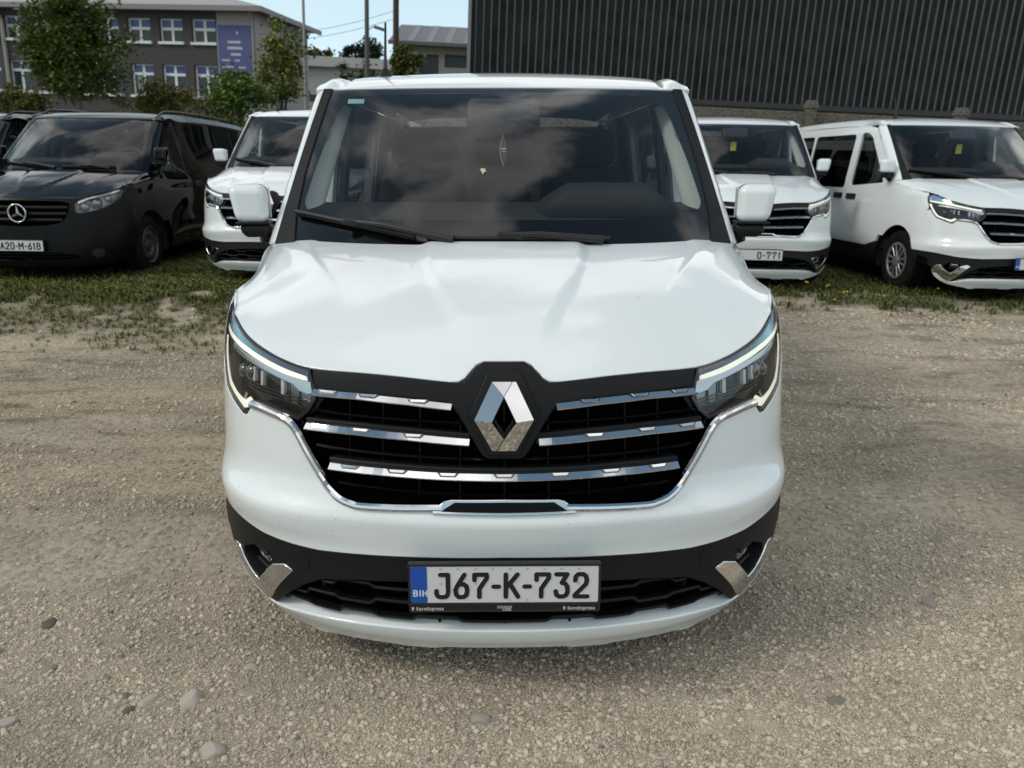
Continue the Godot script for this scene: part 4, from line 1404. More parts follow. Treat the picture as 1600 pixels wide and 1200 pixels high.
	for k in 3:
		var y := 0.868 + 0.010 * k
		skin_bar(b, nose, line_pts(pv([0.375, y + 0.002, 0.45, y + 0.012, 0.62, y + 0.020]), 0.03), [Vector2(-0.003, -0.05), Vector2(0.003, -0.05), Vector2(0.002, -0.036), Vector2(-0.002, -0.036)])
	half(hl, s, "lamp_step", b, mat("lamp_step_black", lin(0.012, 0.012, 0.013), 0.15))
	b = Buf.new()
	panel(b, outl, nose, 0.025, 0.02, {"thick": 0.0, "lift": 0.0, "eps": 0.006})
	half(hl, s, "lamp_cover", b, mat("lamp_glass", Color(0.05, 0.05, 0.05, 0.03), 0.0, 0.0, {"glass": true}))

# ---------------------------------------------------------------- the black van
func black_spec() -> Dictionary:
	return {
		"ax": [0.15, 0.2, 0.26, 0.32, 0.4, 0.5, 0.6, 0.75, 0.9, 1.0, 1.1, 1.2, 1.3], "av": [0.90, 0.925, 0.945, 0.955, 0.965, 0.966, 0.966, 0.964, 0.958, 0.952, 0.945, 0.938, 0.925],
		"cx": [0.15, 0.22, 0.30, 0.38, 0.46, 0.54, 0.62, 0.70, 0.80, 0.88, 0.94, 1.0, 1.08, 1.16, 1.25], "cv": [0.06, 0.02, 0.0, 0.0, 0.005, 0.012, 0.02, 0.035, 0.06, 0.09, 0.13, 0.2, 0.32, 0.48, 0.7],
		"tm": 0.80, "ft": [0.0, 0.15, 0.30, 0.36, 0.45, 0.55, 0.65, 0.75, 0.80], "fy": [0.915, 0.915, 0.91, 0.915, 0.945, 0.975, 1.0, 1.025, 1.04],
		"edge_z": 1.42, "edge_y": 1.14, "cowl_x": 0.94, "cowl_y": 1.20, "cowl_z": 0.95, "cowl_sweep": 0.26, "rise": 0.42, "top_y": 1.80, "top_z": 1.80, "ridge": 0.010, "top_x": 0.765, "slim": 0.055,
	}

func black_van() -> Node3D:
	set_body(black_spec())
	var van := thing("black_van", "", "van")
	var body := mat("black_paint", lin(0.0016, 0.0017, 0.0030), 0.3, 0.0, {"coat": 0.85, "coat_rough": 0.02, "spec": 0.0})
	var bump := mat("black_bumper", lin(0.0035, 0.0036, 0.0045), 0.38, 0.0, {"spec": 0.3})
	var pit := mat("grille_depth_black", lin(0.004, 0.004, 0.004), 0.8)
	var silver := mat("star_silver", lin(0.62, 0.63, 0.65), 0.15, 1.0)
	var b := Buf.new()
	panel(b, sym(pv([0, 0.003, 0.4, 0.003, 0.85, 0.003, 0.985, 0.006, 1, 0.02, 1, 1, 0, 1])), hood, 0.03, 0.03, {"thick": 0.018, "r": 0.005, "eps": 0.005})
	obj("bonnet", b, body, van)
	var grille := rounded(pv([0, 0.885, 0.24, 0.88, 0.30, 0.865, 0.315, 0.84, 0.29, 0.70, 0.25, 0.655, 0.15, 0.628, 0, 0.615]), 0.02, 3)
	grille = sym(resample(pv([0, 0.888, 0.20, 0.884, 0.285, 0.872, 0.315, 0.842, 0.298, 0.74, 0.265, 0.668, 0.16, 0.628, 0, 0.615]), 3))
	var intake := sym(pv([0, 0.350, 0.22, 0.345, 0.36, 0.305, 0.33, 0.265, 0, 0.25]))
	var lamp := resample(pv([0.345, 0.845, 0.375, 0.895, 0.45, 0.932, 0.55, 0.962, 0.65, 0.987, 0.745, 1.010, 0.765, 0.985, 0.74, 0.92, 0.66, 0.855, 0.56, 0.805, 0.46, 0.770, 0.38, 0.755, 0.35, 0.775, 0.345, 0.845]), 2)
	lamp.remove_at(lamp.size() - 1)
	var sk := pv([0, 0.908, 0.15, 0.908, 0.30, 0.903, 0.36, 0.908, 0.45, 0.938, 0.55, 0.968, 0.65, 0.993, 0.75, 1.018, 0.795, 1.03, 0.86, 1.03, 0.99, 1.0, 0.99, 0.69, 0.945, 0.60, 0.90, 0.48, 0.87, 0.36, 0.76, 0.24, 0.5, 0.19, 0, 0.18])
	b = Buf.new()
	panel(b, sym(sk), nose, 0.03, 0.025, {"thick": 0.02, "holes": [grille, intake, lamp, mir(lamp)], "eps": 0.005})
	obj("bumper", b, bump, van)
	b = Buf.new()
	panel(b, grille, nose, 0.06, 0.05, {"lift": -0.06, "thick": 0.0})
	panel(b, intake, nose, 0.08, 0.05, {"lift": -0.06, "thick": 0.0})
	obj("grille_back", b, pit, van)
	for i in 3:
		var y: float = [0.82, 0.755, 0.69][i]
		var w: float = [0.300, 0.292, 0.262][i]
		b = Buf.new()
		skin_bar(b, nose, line_pts(pv([-w, y, w, y]), 0.04), [Vector2(-0.018, -0.05), Vector2(0.018, -0.05), Vector2(0.015, -0.012), Vector2(-0.006, 0.002), Vector2(-0.018, -0.006)])
		obj("grille_slat", b, mat("slat_black", lin(0.010, 0.010, 0.011), 0.4, 0.0, {"spec": 0.35}), van)
	for y in [0.325, 0.29]:
		b = Buf.new()
		skin_bar(b, nose, line_pts(pv([-0.33, y, 0.33, y]), 0.06), [Vector2(-0.006, -0.05), Vector2(0.006, -0.05), Vector2(0.006, -0.015), Vector2(-0.006, -0.015)])
		obj("intake_slat", b, bump, van)
	# a three-pointed star in a ring
	var z0 := -at_lut(S.C, 0.755) + 0.030
	var st := part_root("emblem", van)
	b = Buf.new()
	var ring := []
	for i in 41: ring.append(Vector3(cos(TAU * i / 40) * 0.092, 0.755 + sin(TAU * i / 40) * 0.092, z0))
	tube(b, ring, 0.009, 8, false)
	obj("star_ring", b, silver, st)
	b = Buf.new()
	for k in 3:
		var a := PI / 2 + TAU * k / 3
		var tip := Vector3(cos(a) * 0.086, 0.755 + sin(a) * 0.086, z0)
		var c := Vector3(0, 0.755, z0 + 0.014)
		for s in [-1.0, 1.0]:
			var e := Vector3(cos(a + s * PI / 3) * 0.019, 0.755 + sin(a + s * PI / 3) * 0.019, z0 - 0.004)
			b.ftri(tip, e, c, Vector3(0, 0.755, z0 - 0.3))
	obj("star", b, silver, st)
	b = Buf.new()
	prism(b, disc(Vector2(0, 0.755), 0.098, 0.098, 30), 0.02, Transform3D(Basis(), Vector3(0, 0, z0 - 0.034)))
	obj("emblem_back", b, pit, st)
	for s in [1.0, -1.0]:
		var hl := part_root("headlight", van)
		b = Buf.new()
		panel(b, lamp, nose, 0.05, 0.04, {"lift": -0.06, "thick": 0.0})
		half(hl, s, "lamp_housing", b, mat("lamp_housing_grey", lin(0.10, 0.10, 0.11), 0.25, 0.5))
		b = Buf.new()
		for e in [[0.42, 0.83, 0.055], [0.52, 0.865, 0.062], [0.63, 0.915, 0.045]]:
			var q := pn(nose, Vector2(e[0], e[1]), 0.004)
			rbox(b, Transform3D(Basis(), q[0] - q[1] * 0.07), Vector3(e[2], e[2], e[2]), e[2] * 0.95, 4)
		half(hl, s, "reflector", b, mat("reflector", Color.BLACK))
		b = Buf.new()
		skin_bar(b, nose, line_pts(pv([0.37, 0.87, 0.45, 0.918, 0.55, 0.948, 0.65, 0.974, 0.735, 0.995]), 0.03), [Vector2(-0.008, -0.05), Vector2(0.008, -0.05), Vector2(0.008, -0.02), Vector2(-0.008, -0.02)])
		half(hl, s, "lamp_blade", b, mat("lamp_chrome", lin(0.62, 0.63, 0.65), 0.16, 1.0))
		b = Buf.new()
		panel(b, lamp, nose, 0.05, 0.04, {"thick": 0.0})
		half(hl, s, "lamp_cover", b, mat("lamp_glass", Color(0.05, 0.05, 0.05, 0.03), 0.0, 0.0, {"glass": true}))
	b = Buf.new()
	panel(b, disc(Vector2(0.50, 0.325), 0.05, 0.048, 20), nose, 0.02, 0.02, {"lift": 0.003, "thick": 0.006})
	pair("fog_lamp_cover", b, mat("fog_cover_black", lin(0.02, 0.02, 0.022), 0.3), van)
	var privacy := mat("privacy_glass", Color(0.012, 0.012, 0.014, 0.72), 0.0, 0.0, {"glass": true})
	greenhouse(van, body, privacy, body, false)
	cabin(van, Color(0.05, 0.05, 0.05))
	mirrors(van, body)
	for s in [-1.0, 1.0]:
		b = Buf.new()
		var pts := []
		for i in 13:
			var zp := lerpf(2.0, 4.75, i / 12.0)
			pts.append(Vector3(0.735 * s, roof_y(0.735, zp) + (0.055 if i > 0 and i < 12 else 0.0), -zp))
		tube(b, pts, 0.016, 8)
		obj("roof_rail", b, mat("rail_black", lin(0.014, 0.014, 0.015), 0.4), van)
	wiper(van, Vector2(-0.80, 0.10), Vector2(-0.15, 0.03), Vector2(-0.45, 0.07), Vector2(-0.05, 0.006))
	wiper(van, Vector2(0.02, 0.035), Vector2(0.66, 0.05), Vector2(0.30, 0.045), Vector2(0.60, 0.004))
	var steel := mat("steel_wheel", lin(0.10, 0.10, 0.105), 0.45, 0.6)
	for z in [-1.01, -4.40]:
		for x in [-0.935, 0.935]: wheel(van, Vector3(x, 0.34, z), steel, true)
	return van

# ---------------------------------------------------------------- ground
func ground_y(x: float, z: float) -> float:
	var near := 0.0451 * clampf(x, -6.0, 6.0) - 0.0016
	var back := 0.19 + 0.029 * clampf(x, -12.0, 12.0)
	var w := smoothstep(-6.3, -8.2, z)
	var y := lerpf(near, back, w)
	y = lerpf(y, 0.15, smoothstep(-18.0, -30.0, z))
	return y

func ground_relief(x: float, z: float) -> float:
	var d := Vector2(x, z).length()
	var k := 1.0 - smoothstep(9.0, 14.0, d)
	return k * (0.026 * noise.get_noise_2d(x * 60.0, z * 90.0) + 0.006 * noise.get_noise_2d(x * 320.0 + 50.0, z * 320.0))

func grassy(x: float, z: float) -> float:
	# how much grows there: 0 bare, 1 thick
	var edge := -6.45 + (0.4 if x < 0.0 else 0.0) + 0.55 * noise.get_noise_2d(x * 45.0 + 300.0, z * 30.0)
	if x > 0.0: edge -= 0.35 + 0.05 * x
	var n := noise.get_noise_2d(x * 85.0, z * 150.0 + 400.0) + 0.6 * noise.get_noise_2d(x * 260.0, z * 320.0 + 90.0)
	var g := smoothstep(edge, edge - 1.7, z)
	var more := 0.44 if x < 0.0 else 0.18
	return g * smoothstep(0.16 - 0.30 * smoothstep(-7.2, -9.0, z) - more, 0.42 - more, n + 0.5 * noise.get_noise_2d(x * 520.0, z * 520.0) + 0.12 * g)

func dirt_tone(x: float, z: float) -> Color:
	var a := noise.get_noise_2d(x * 30.0 + 900.0, z * 70.0)
	var b := noise.get_noise_2d(x * 140.0, z * 260.0 + 700.0)
	var k := 1.0 + 0.26 * a + 0.16 * b
	var c := Color(0.455, 0.395, 0.310) * k
	if x < 0.0: c = c.lerp(Color(0.39, 0.300, 0.200) * k, 0.55 * smoothstep(-2.6, -4.2, z) * smoothstep(-7.2, -6.0, z) * clampf(0.5 + a, 0.0, 1.0))
	var wheel_track := 0.0
	c = c.lerp(Color(0.52, 0.455, 0.36), 0.6 * smoothstep(-5.2, -6.8, z) * (0.5 + 0.5 * b))
	var streak := noise.get_noise_2d(x * 70.0 + 40.0, z * 420.0) + 0.5 * noise.get_noise_2d(x * 300.0, z * 700.0)
	c = c * (1.0 - 0.34 * smoothstep(0.22, 0.50, streak) * smoothstep(-3.2, -4.6, z))
	var dark_patch := exp(-pow((x - 2.75) / 0.42, 2.0) - pow((z + 3.5) / 0.55, 2.0))
	c = c.lerp(Color(0.14, 0.135, 0.13), 0.55 * dark_patch)  # one darker patch on the right of the yard
	var g := grassy(x, z)
	return c.lerp(Color(0.135, 0.14, 0.06), 0.55 * g)

func axis_steps(parts: Array) -> PackedFloat32Array:
	var o := PackedFloat32Array()
	for e in parts:
		var x: float = e[0]
		while x < e[1] - e[2] * 0.5:
			o.append(x)
			x += e[2]
	o.append(parts[-1][1])
	return o

func make_ground() -> void:
	var xs := axis_steps([[-400.0, -60.0, 85.0], [-60.0, -20.0, 10.0], [-20.0, -9.0, 1.1], [-9.0, -4.0, 0.25], [-4.0, 4.0, 0.05], [4.0, 9.0, 0.25], [9.0, 20.0, 1.1], [20.0, 60.0, 10.0], [60.0, 400.0, 85.0]])
	var zs := axis_steps([[-600.0, -100.0, 100.0], [-100.0, -30.0, 7.0], [-30.0, -12.0, 1.0], [-12.0, -7.0, 0.125], [-7.0, -1.0, 0.05], [-1.0, 3.0, 0.4], [3.0, 20.0, 3.4], [20.0, 200.0, 60.0]])
	var v := PackedVector3Array()
	var n := PackedVector3Array()
	var c := PackedColorArray()
	var idx := PackedInt32Array()
	for z in zs:
		for x in xs:
			v.append(Vector3(x, ground_y(x, z) + ground_relief(x, z), z))
			n.append(Vector3.UP)
			c.append(dirt_tone(x, z) * lerpf(0.97, 0.74, loosely(x, z)))  # darker under loose grains: shade in the gaps painted into the base
	var m := xs.size()
	for j in zs.size():
		for i in m:
			var l := maxi(i - 1, 0); var r := mini(i + 1, m - 1)
			var u := maxi(j - 1, 0); var d := mini(j + 1, zs.size() - 1)
			n[j * m + i] = (v[d * m + i] - v[u * m + i]).cross(v[j * m + r] - v[j * m + l]).normalized()
	for j in zs.size() - 1:
		for i in m - 1:
			var a := j * m + i
			idx.append_array([a, a + 1, a + m + 1, a, a + m + 1, a + m])
	var am := ArrayMesh.new()
	var ar := []
	ar.resize(Mesh.ARRAY_MAX)
	ar[Mesh.ARRAY_VERTEX] = v; ar[Mesh.ARRAY_NORMAL] = n; ar[Mesh.ARRAY_COLOR] = c; ar[Mesh.ARRAY_INDEX] = idx
	am.add_surface_from_arrays(Mesh.PRIMITIVE_TRIANGLES, ar)
	var gm := mat("gravel_ground", Color.WHITE, 0.95, 0.0, {"vc": true, "spec": 0.3})
	triplanar(gm, 1.0 / 1.3, true)
	gm.albedo_texture = noise_tex(1024, 0.055, 1, 11, 0.0, ramp([[0.0, Color(0.78, 0.775, 0.76)], [0.35, Color(0.90, 0.895, 0.88)], [0.7, Color(0.96, 0.955, 0.945)], [1.0, Color(1, 1, 1)]]), FastNoiseLite.TYPE_CELLULAR, FastNoiseLite.RETURN_CELL_VALUE)
	gm.heightmap_enabled = true
	gm.heightmap_texture = noise_tex(1024, 0.055, 1, 11, 0.0, ramp([[0.0, Color.WHITE], [1.0, Color.BLACK]]), FastNoiseLite.TYPE_CELLULAR, FastNoiseLite.RETURN_DISTANCE)
	gm.heightmap_scale = 0.5
	gm.detail_enabled = true
	gm.detail_blend_mode = BaseMaterial3D.BLEND_MODE_MUL
	gm.detail_albedo = gm.albedo_texture
	gm.detail_enabled = false
	tag(obj("ground", am, gm, self), "beige gravel yard sloping gently under all the vans", "", "", "structure")

func stone_mesh(sd: int, flat := 0.6) -> Buf:
	var r := RandomNumberGenerator.new()
	r.seed = sd
	var b := Buf.new()
	var t := (1.0 + sqrt(5.0)) / 2.0
	var p := [Vector3(-1, t, 0), Vector3(1, t, 0), Vector3(-1, -t, 0), Vector3(1, -t, 0), Vector3(0, -1, t), Vector3(0, 1, t), Vector3(0, -1, -t), Vector3(0, 1, -t), Vector3(t, 0, -1), Vector3(t, 0, 1), Vector3(-t, 0, -1), Vector3(-t, 0, 1)]
	for i in 12:
		p[i] = p[i].normalized() * r.randf_range(0.72, 1.15)
		p[i].y *= flat
	for f in [[0, 11, 5], [0, 5, 1], [0, 1, 7], [0, 7, 10], [0, 10, 11], [1, 5, 9], [5, 11, 4], [11, 10, 2], [10, 7, 6], [7, 1, 8], [3, 9, 4], [3, 4, 2], [3, 2, 6], [3, 6, 8], [3, 8, 9], [4, 9, 5], [2, 4, 11], [6, 2, 10], [8, 6, 7], [9, 8, 1]]:
		b.ftri(p[f[0]], p[f[1]], p[f[2]], Vector3.ZERO)
	return b

func scatter(called: String, m: Mesh, mt: Material, list: Array, parent: Node = self) -> MultiMeshInstance3D:
	# list: [Transform3D, Color] pairs
	var mm := MultiMesh.new()
	mm.transform_format = MultiMesh.TRANSFORM_3D
	mm.use_colors = true
	mm.mesh = m
	mm.instance_count = list.size()
	for i in list.size():
		mm.set_instance_transform(i, list[i][0])
		mm.set_instance_color(i, list[i][1])
	var o := MultiMeshInstance3D.new()
	o.name = numbered(called, parent)
	o.multimesh = mm
	o.material_override = mt
	parent.add_child(o, true)
	return o

func loosely(x: float, z: float) -> float:
	# how loose the gravel lies: low where tyres have packed it
	var n := noise.get_noise_2d(x * 42.0, z * 95.0 + 30.0) + 0.35 * noise.get_noise_2d(x * 180.0 + 9.0, z * 260.0)
	return 0.16 + 0.82 * smoothstep(-0.26, 0.16, n + 0.5 * smoothstep(-3.2, -1.9, z) - (0.16 if x < 0.0 else 0.04) * smoothstep(-2.6, -3.6, z))

func make_gravel() -> void:
	var sm := mat("stone_grain", Color.WHITE, 0.92, 0.0, {"vc": true, "spec": 0.3})
	for k in 3:
		var list := []
		for i in 240000:
			var z := -1.05 * exp(rng.randf() * 2.0)
			var x := rng.randf_range(-1.0, 1.0) * (-z * 0.74 + 0.35)
			if rng.randf() > loosely(x, z): continue
			var r := 0.0015 + 0.0024 * pow(rng.randf(), 2.5) + 0.009 * pow(rng.randf(), 26.0)
			r *= 1.0 + 0.22 * maxf(0.0, -z - 2.0)
			var bs := Basis.from_euler(Vector3(rng.randf_range(-0.5, 0.5), rng.randf() * TAU, rng.randf_range(-0.5, 0.5))) * Basis.from_scale(Vector3(r * rng.randf_range(0.8, 1.35), r, r * rng.randf_range(0.7, 1.1)))
			var tone := dirt_tone(x, z) * rng.randf_range(0.76, 1.28)
			if rng.randf() < 0.022: tone = Color(0.52, 0.475, 0.40) * rng.randf_range(0.85, 1.15)
			elif rng.randf() < 0.008: tone = Color(0.17, 0.16, 0.15)
			list.append([Transform3D(bs, Vector3(x, ground_y(x, z) + ground_relief(x, z) + r * 0.12, z)), tone])
		var o := scatter("gravel", stone_mesh(40 + k, 0.7).mesh(), sm, list)
		tag(o, "loose small stones strewn over the gravel yard", "", "", "stuff")

func rock_mesh(sd: int) -> Buf:
	# a broken stone: a ball cut by random planes, its edges worn
	var r := RandomNumberGenerator.new()
	r.seed = sd
	var planes := []
	for i in 15:
		planes.append([Vector3(r.randfn(), r.randfn() * 0.8, r.randfn()).normalized(), r.randf_range(0.62, 0.98)])
	var b := Buf.new()
	var n := 15
	for ax in 3:
		for s in [-1.0, 1.0]:
			var P := []
			for i in n + 1:
				for j in n + 1:
					var d := Vector3.ZERO
					d[ax] = s
					d[(ax + 1) % 3] = tan((-1.0 + 2.0 * i / n) * PI / 4)
					d[(ax + 2) % 3] = tan((-1.0 + 2.0 * j / n) * PI / 4)
					d = d.normalized()
					var k := 1.05
					var k2 := 1.05
					for p in planes:
						var c: float = d.dot(p[0])
						if c > 0.05:
							var q: float = p[1] / c
							if q < k:
								k2 = k
								k = q
							elif q < k2: k2 = q
					k -= 0.05 * maxf(0.0, 1.0 - (k2 - k) / 0.12)
					k += 0.03 * noise.get_noise_3d(d.x * 160.0 + sd, d.y * 160.0, d.z * 160.0)
					P.append(d * k)
			var m := n + 1
			for i in n:
				for j in n:
					var a := i * m + j
					b.fquad(P[a], P[a + 1], P[a + m + 1], P[a + m], Vector3.ZERO)
	return b

func make_stones() -> void:
	# stones big enough to point at: x, z, size, tone, label
	var L := [
		[-0.871, -1.949, 0.043, 0.46, "largest pale limestone lump in the gravel, left of the bumper"],
		[-0.985, -1.944, 0.036, 0.44, "pale wedge-shaped stone beside the largest pale lump"],
		[-1.067, -1.968, 0.024, 0.17, "brownish stone just above a dark grey one, near bottom left"],
		[-1.030, -1.905, 0.026, 0.12, "dark grey angular stone near bottom left of the yard"],
		[-1.355, -1.861, 0.026, 0.40, "small pale flat pebble above the lower left corner"],
		[-1.618, -2.200, 0.034, 0.43, "pale square stone at the far left edge"],
		[-1.375, -2.104, 0.026, 0.27, "grey-brown rounded stone right of the pale square one"],
		[-0.728, -1.745, 0.034, 0.42, "pale angular stone at the bottom edge, left of centre"],
		[-1.520, -2.363, 0.027, 0.13, "dark stone with its own shadow, left of the van's bumper"],
		[-0.730, -2.110, 0.025, 0.36, "pale chip with a dark shadow close under the bumper's left corner"],
		[-0.565, -2.055, 0.028, 0.33, "light grey angular stone in front of the bumper's left half"],
		[0.00, -1.86, 0.030, 0.36, "pale half-buried cobble below the number plate"],
		[-0.13, -2.09, 0.028, 0.38, "pale elongated stone just in front of the bumper lip"],
		[1.613, -2.45, 0.034, 0.30, "flat grey stone on the bare ground right of the bumper"],
		[1.060, -1.93, 0.026, 0.22, "brown stone on the right side of the lower yard"],
	]
	for e in L:
		var b := rock_mesh(int(absf(e[0]) * 1000) + 7777)
		var m := mat("stone_%d" % int(e[3] * 100), lin(e[3], e[3] * 0.93, e[3] * 0.81), 0.9)
		if m.albedo_texture == null:
			triplanar(m, 1.0)
			m.albedo_texture = noise_tex(256, 0.03, 4, 5, 0.0, ramp([[0.0, Color(0.80, 0.79, 0.78)], [0.5, Color(0.95, 0.94, 0.92)], [1.0, Color(1, 1, 1)]]))
		var o := obj("stone", b, m)
		o.transform = Transform3D(Basis(Vector3.UP, e[0] * 9.0) * Basis.from_scale(Vector3(e[2] * 1.15, e[2] * 0.72, e[2] * 0.9)), Vector3(e[0], ground_y(e[0], e[1]) + e[2] * 0.06, e[1]))
		tag(o, e[4], "stone", "larger stones lying in the gravel")

func make_grass() -> void:
	var bl := Buf.new()
	var r := RandomNumberGenerator.new()
	r.seed = 5
	for i in 6:
		var a := r.randf() * TAU
		var d := Vector3(cos(a), 0, sin(a))
		var w := Vector3(-d.z, 0, d.x) * 0.05
		var base := d * r.randf() * 0.25
		var mid := base + d * r.randf_range(0.1, 0.3) + Vector3(0, r.randf_range(0.4, 0.65), 0)
		var tip := mid + d * r.randf_range(0.2, 0.6) + Vector3(0, r.randf_range(0.15, 0.4), 0)
		var up := (d * 0.4 + Vector3.UP).normalized()
		bl.quad(base - w, base + w, mid + w * 0.8, mid - w * 0.8, up, up, up, up)
		bl.tri(mid - w * 0.8, mid + w * 0.8, tip, up, up, up)
	var gm := mat("grass_blade", Color.WHITE, 0.6, 0.0, {"vc": true, "backlight": Color(0.25, 0.3, 0.1), "spec": 0.3})
	var list := []
	for i in 150000:
		var z := -6.1 - 7.0 * rng.randf()
		var x := rng.randf_range(-1.0, 1.0) * -z
		if rng.randf() > 0.66 * pow(grassy(x, z), 1.3): continue
		var s := rng.randf_range(0.018, 0.055) * (1.0 + (1.2 * rng.randf() if z < -7.6 else 0.0))
		var dry := rng.randf()
		var c := Color(0.120, 0.160, 0.040).lerp(Color(0.27, 0.25, 0.10), dry * dry * 0.8) * rng.randf_range(0.7, 1.35)
		list.append([Transform3D(Basis(Vector3.UP, rng.randf() * TAU) * Basis.from_scale(Vector3(s * 1.2, s, s * 1.2)), Vector3(x, ground_y(x, z) + ground_relief(x, z), z)), c])
	tag(scatter("grass", bl.mesh(), gm, list), "short patchy grass along the row of parked vans", "", "", "stuff")
	var fl := []
	for i in 16:
		var z := -7.3 - 1.2 * rng.randf()
		var x := rng.randf_range(2.6, 3.6)
		if i > 12: x = rng.randf_range(-6.0, 6.0)
		if absf(x) < 1.3: continue
		fl.append([Transform3D(Basis.from_scale(Vector3.ONE * rng.randf_range(0.010, 0.016)), Vector3(x, ground_y(x, z) + rng.randf_range(0.06, 0.16), z)), Color(0.62, 0.45, 0.02)])
	tag(scatter("flower_heads", stone_mesh(3, 0.7).mesh(), gm, fl), "tiny yellow flowers standing in the grass", "", "", "stuff")

# ---------------------------------------------------------------- plants
func leaf_mesh() -> Buf:
	var b := Buf.new()
	var n1 := Vector3(0.35, 1, 0).normalized()
	var n2 := Vector3(-0.35, 1, 0).normalized()
	b.quad(Vector3(0, 0, -0.6), Vector3(0.34, 0.10, -0.05), Vector3(0.22, 0.06, 0.35), Vector3(0, 0, 0.6), n2, n2, n2, n2)
	b.quad(Vector3(0, 0, -0.6), Vector3(-0.34, 0.10, -0.05), Vector3(-0.22, 0.06, 0.35), Vector3(0, 0, 0.6), n1, n1, n1, n1)
	return b

func tree(called: String, label: String, category: String, at: Vector3, crown: Vector3, rad: Vector3, clumps: int, leaves: int, leaf: float, tone: Color, trunk_r: float, bark: Color, spread := 0.36, group := "") -> void:
	# at: foot of the trunk; crown: its centre, measured from the foot
	var t := thing(called, label, category, Transform3D(Basis(), at), group)
	var centres := []
	for i in clumps:
		var d := Vector3(rng.randfn(), rng.randfn(), rng.randfn()).normalized()
		var k := pow(rng.randf(), 0.45)
		var p := Vector3(d.x * rad.x, d.y * rad.y, d.z * rad.z) * k * (0.78 + 0.25 * rng.randf())
		if d.y < -0.3: p.x *= 0.85
		centres.append(crown + p)
	var tb := Buf.new()
	var top := crown + Vector3(rng.randf_range(-0.1, 0.1), rad.y * 0.6, 0)
	var axis := []
	for i in 9:
		var f := i / 8.0
		axis.append(Vector3(top.x * f + 0.08 * trunk_r * sin(f * 9.0) * 5.0, top.y * f - 0.3 * (1.0 - f), top.z * f))
	var rr := []
	for i in 9: rr.append(lerpf(trunk_r, trunk_r * 0.22, i / 8.0))
	tube(tb, axis, rr, 9)
	for i in mini(centres.size(), 18):
		var f := clampf((centres[i].y - rad.y * 0.5) / top.y, 0.3, 0.9)
		var s: Vector3 = axis[int(f * 8.0)]
		var m: Vector3 = s.lerp(centres[i], 0.5) + Vector3(0, 0.12 * rad.y, 0)
		tube(tb, [s, m, centres[i]], [trunk_r * 0.35, trunk_r * 0.22, trunk_r * 0.08], 6)
	var bm := mat("bark_%s" % bark.to_html(false), bark, 0.95)
	if not bm.heightmap_enabled:
		triplanar(bm, 1.2)
		bm.heightmap_enabled = true
		bm.heightmap_texture = noise_tex(256, 0.02, 4, 77)
		bm.heightmap_scale = 3.0
	obj("trunk", tb, bm, t)
	var list := []
	for i in leaves:
		var c: Vector3 = centres[rng.randi() % centres.size()]
		var rr2 := spread * (0.5 + 0.5 * absf(sin(c.x * 7.0 + c.y * 5.0))) * minf(rad.x, rad.y)
		var p := c + Vector3(rng.randfn(), rng.randfn() * 0.75, rng.randfn()) * rr2 * 0.55
		var s := leaf * rng.randf_range(0.65, 1.3)
		var bs := Basis.from_euler(Vector3(rng.randf_range(-0.9, 0.9), rng.randf() * TAU, rng.randf_range(-0.9, 0.9))) * Basis.from_scale(Vector3.ONE * s)
		var v := rng.randf_range(0.6, 1.45)
		list.append([Transform3D(bs, p), Color(tone.r * v, tone.g * v, tone.b * v * rng.randf_range(0.7, 1.3))])
	var lm := mat("leaf", Color.WHITE, 0.5, 0.0, {"vc": true, "backlight": Color(0.3, 0.36, 0.1), "spec": 0.35})
	tag(scatter("crown", leaf_mesh().mesh(), lm, list, t), "", "", "", "stuff")

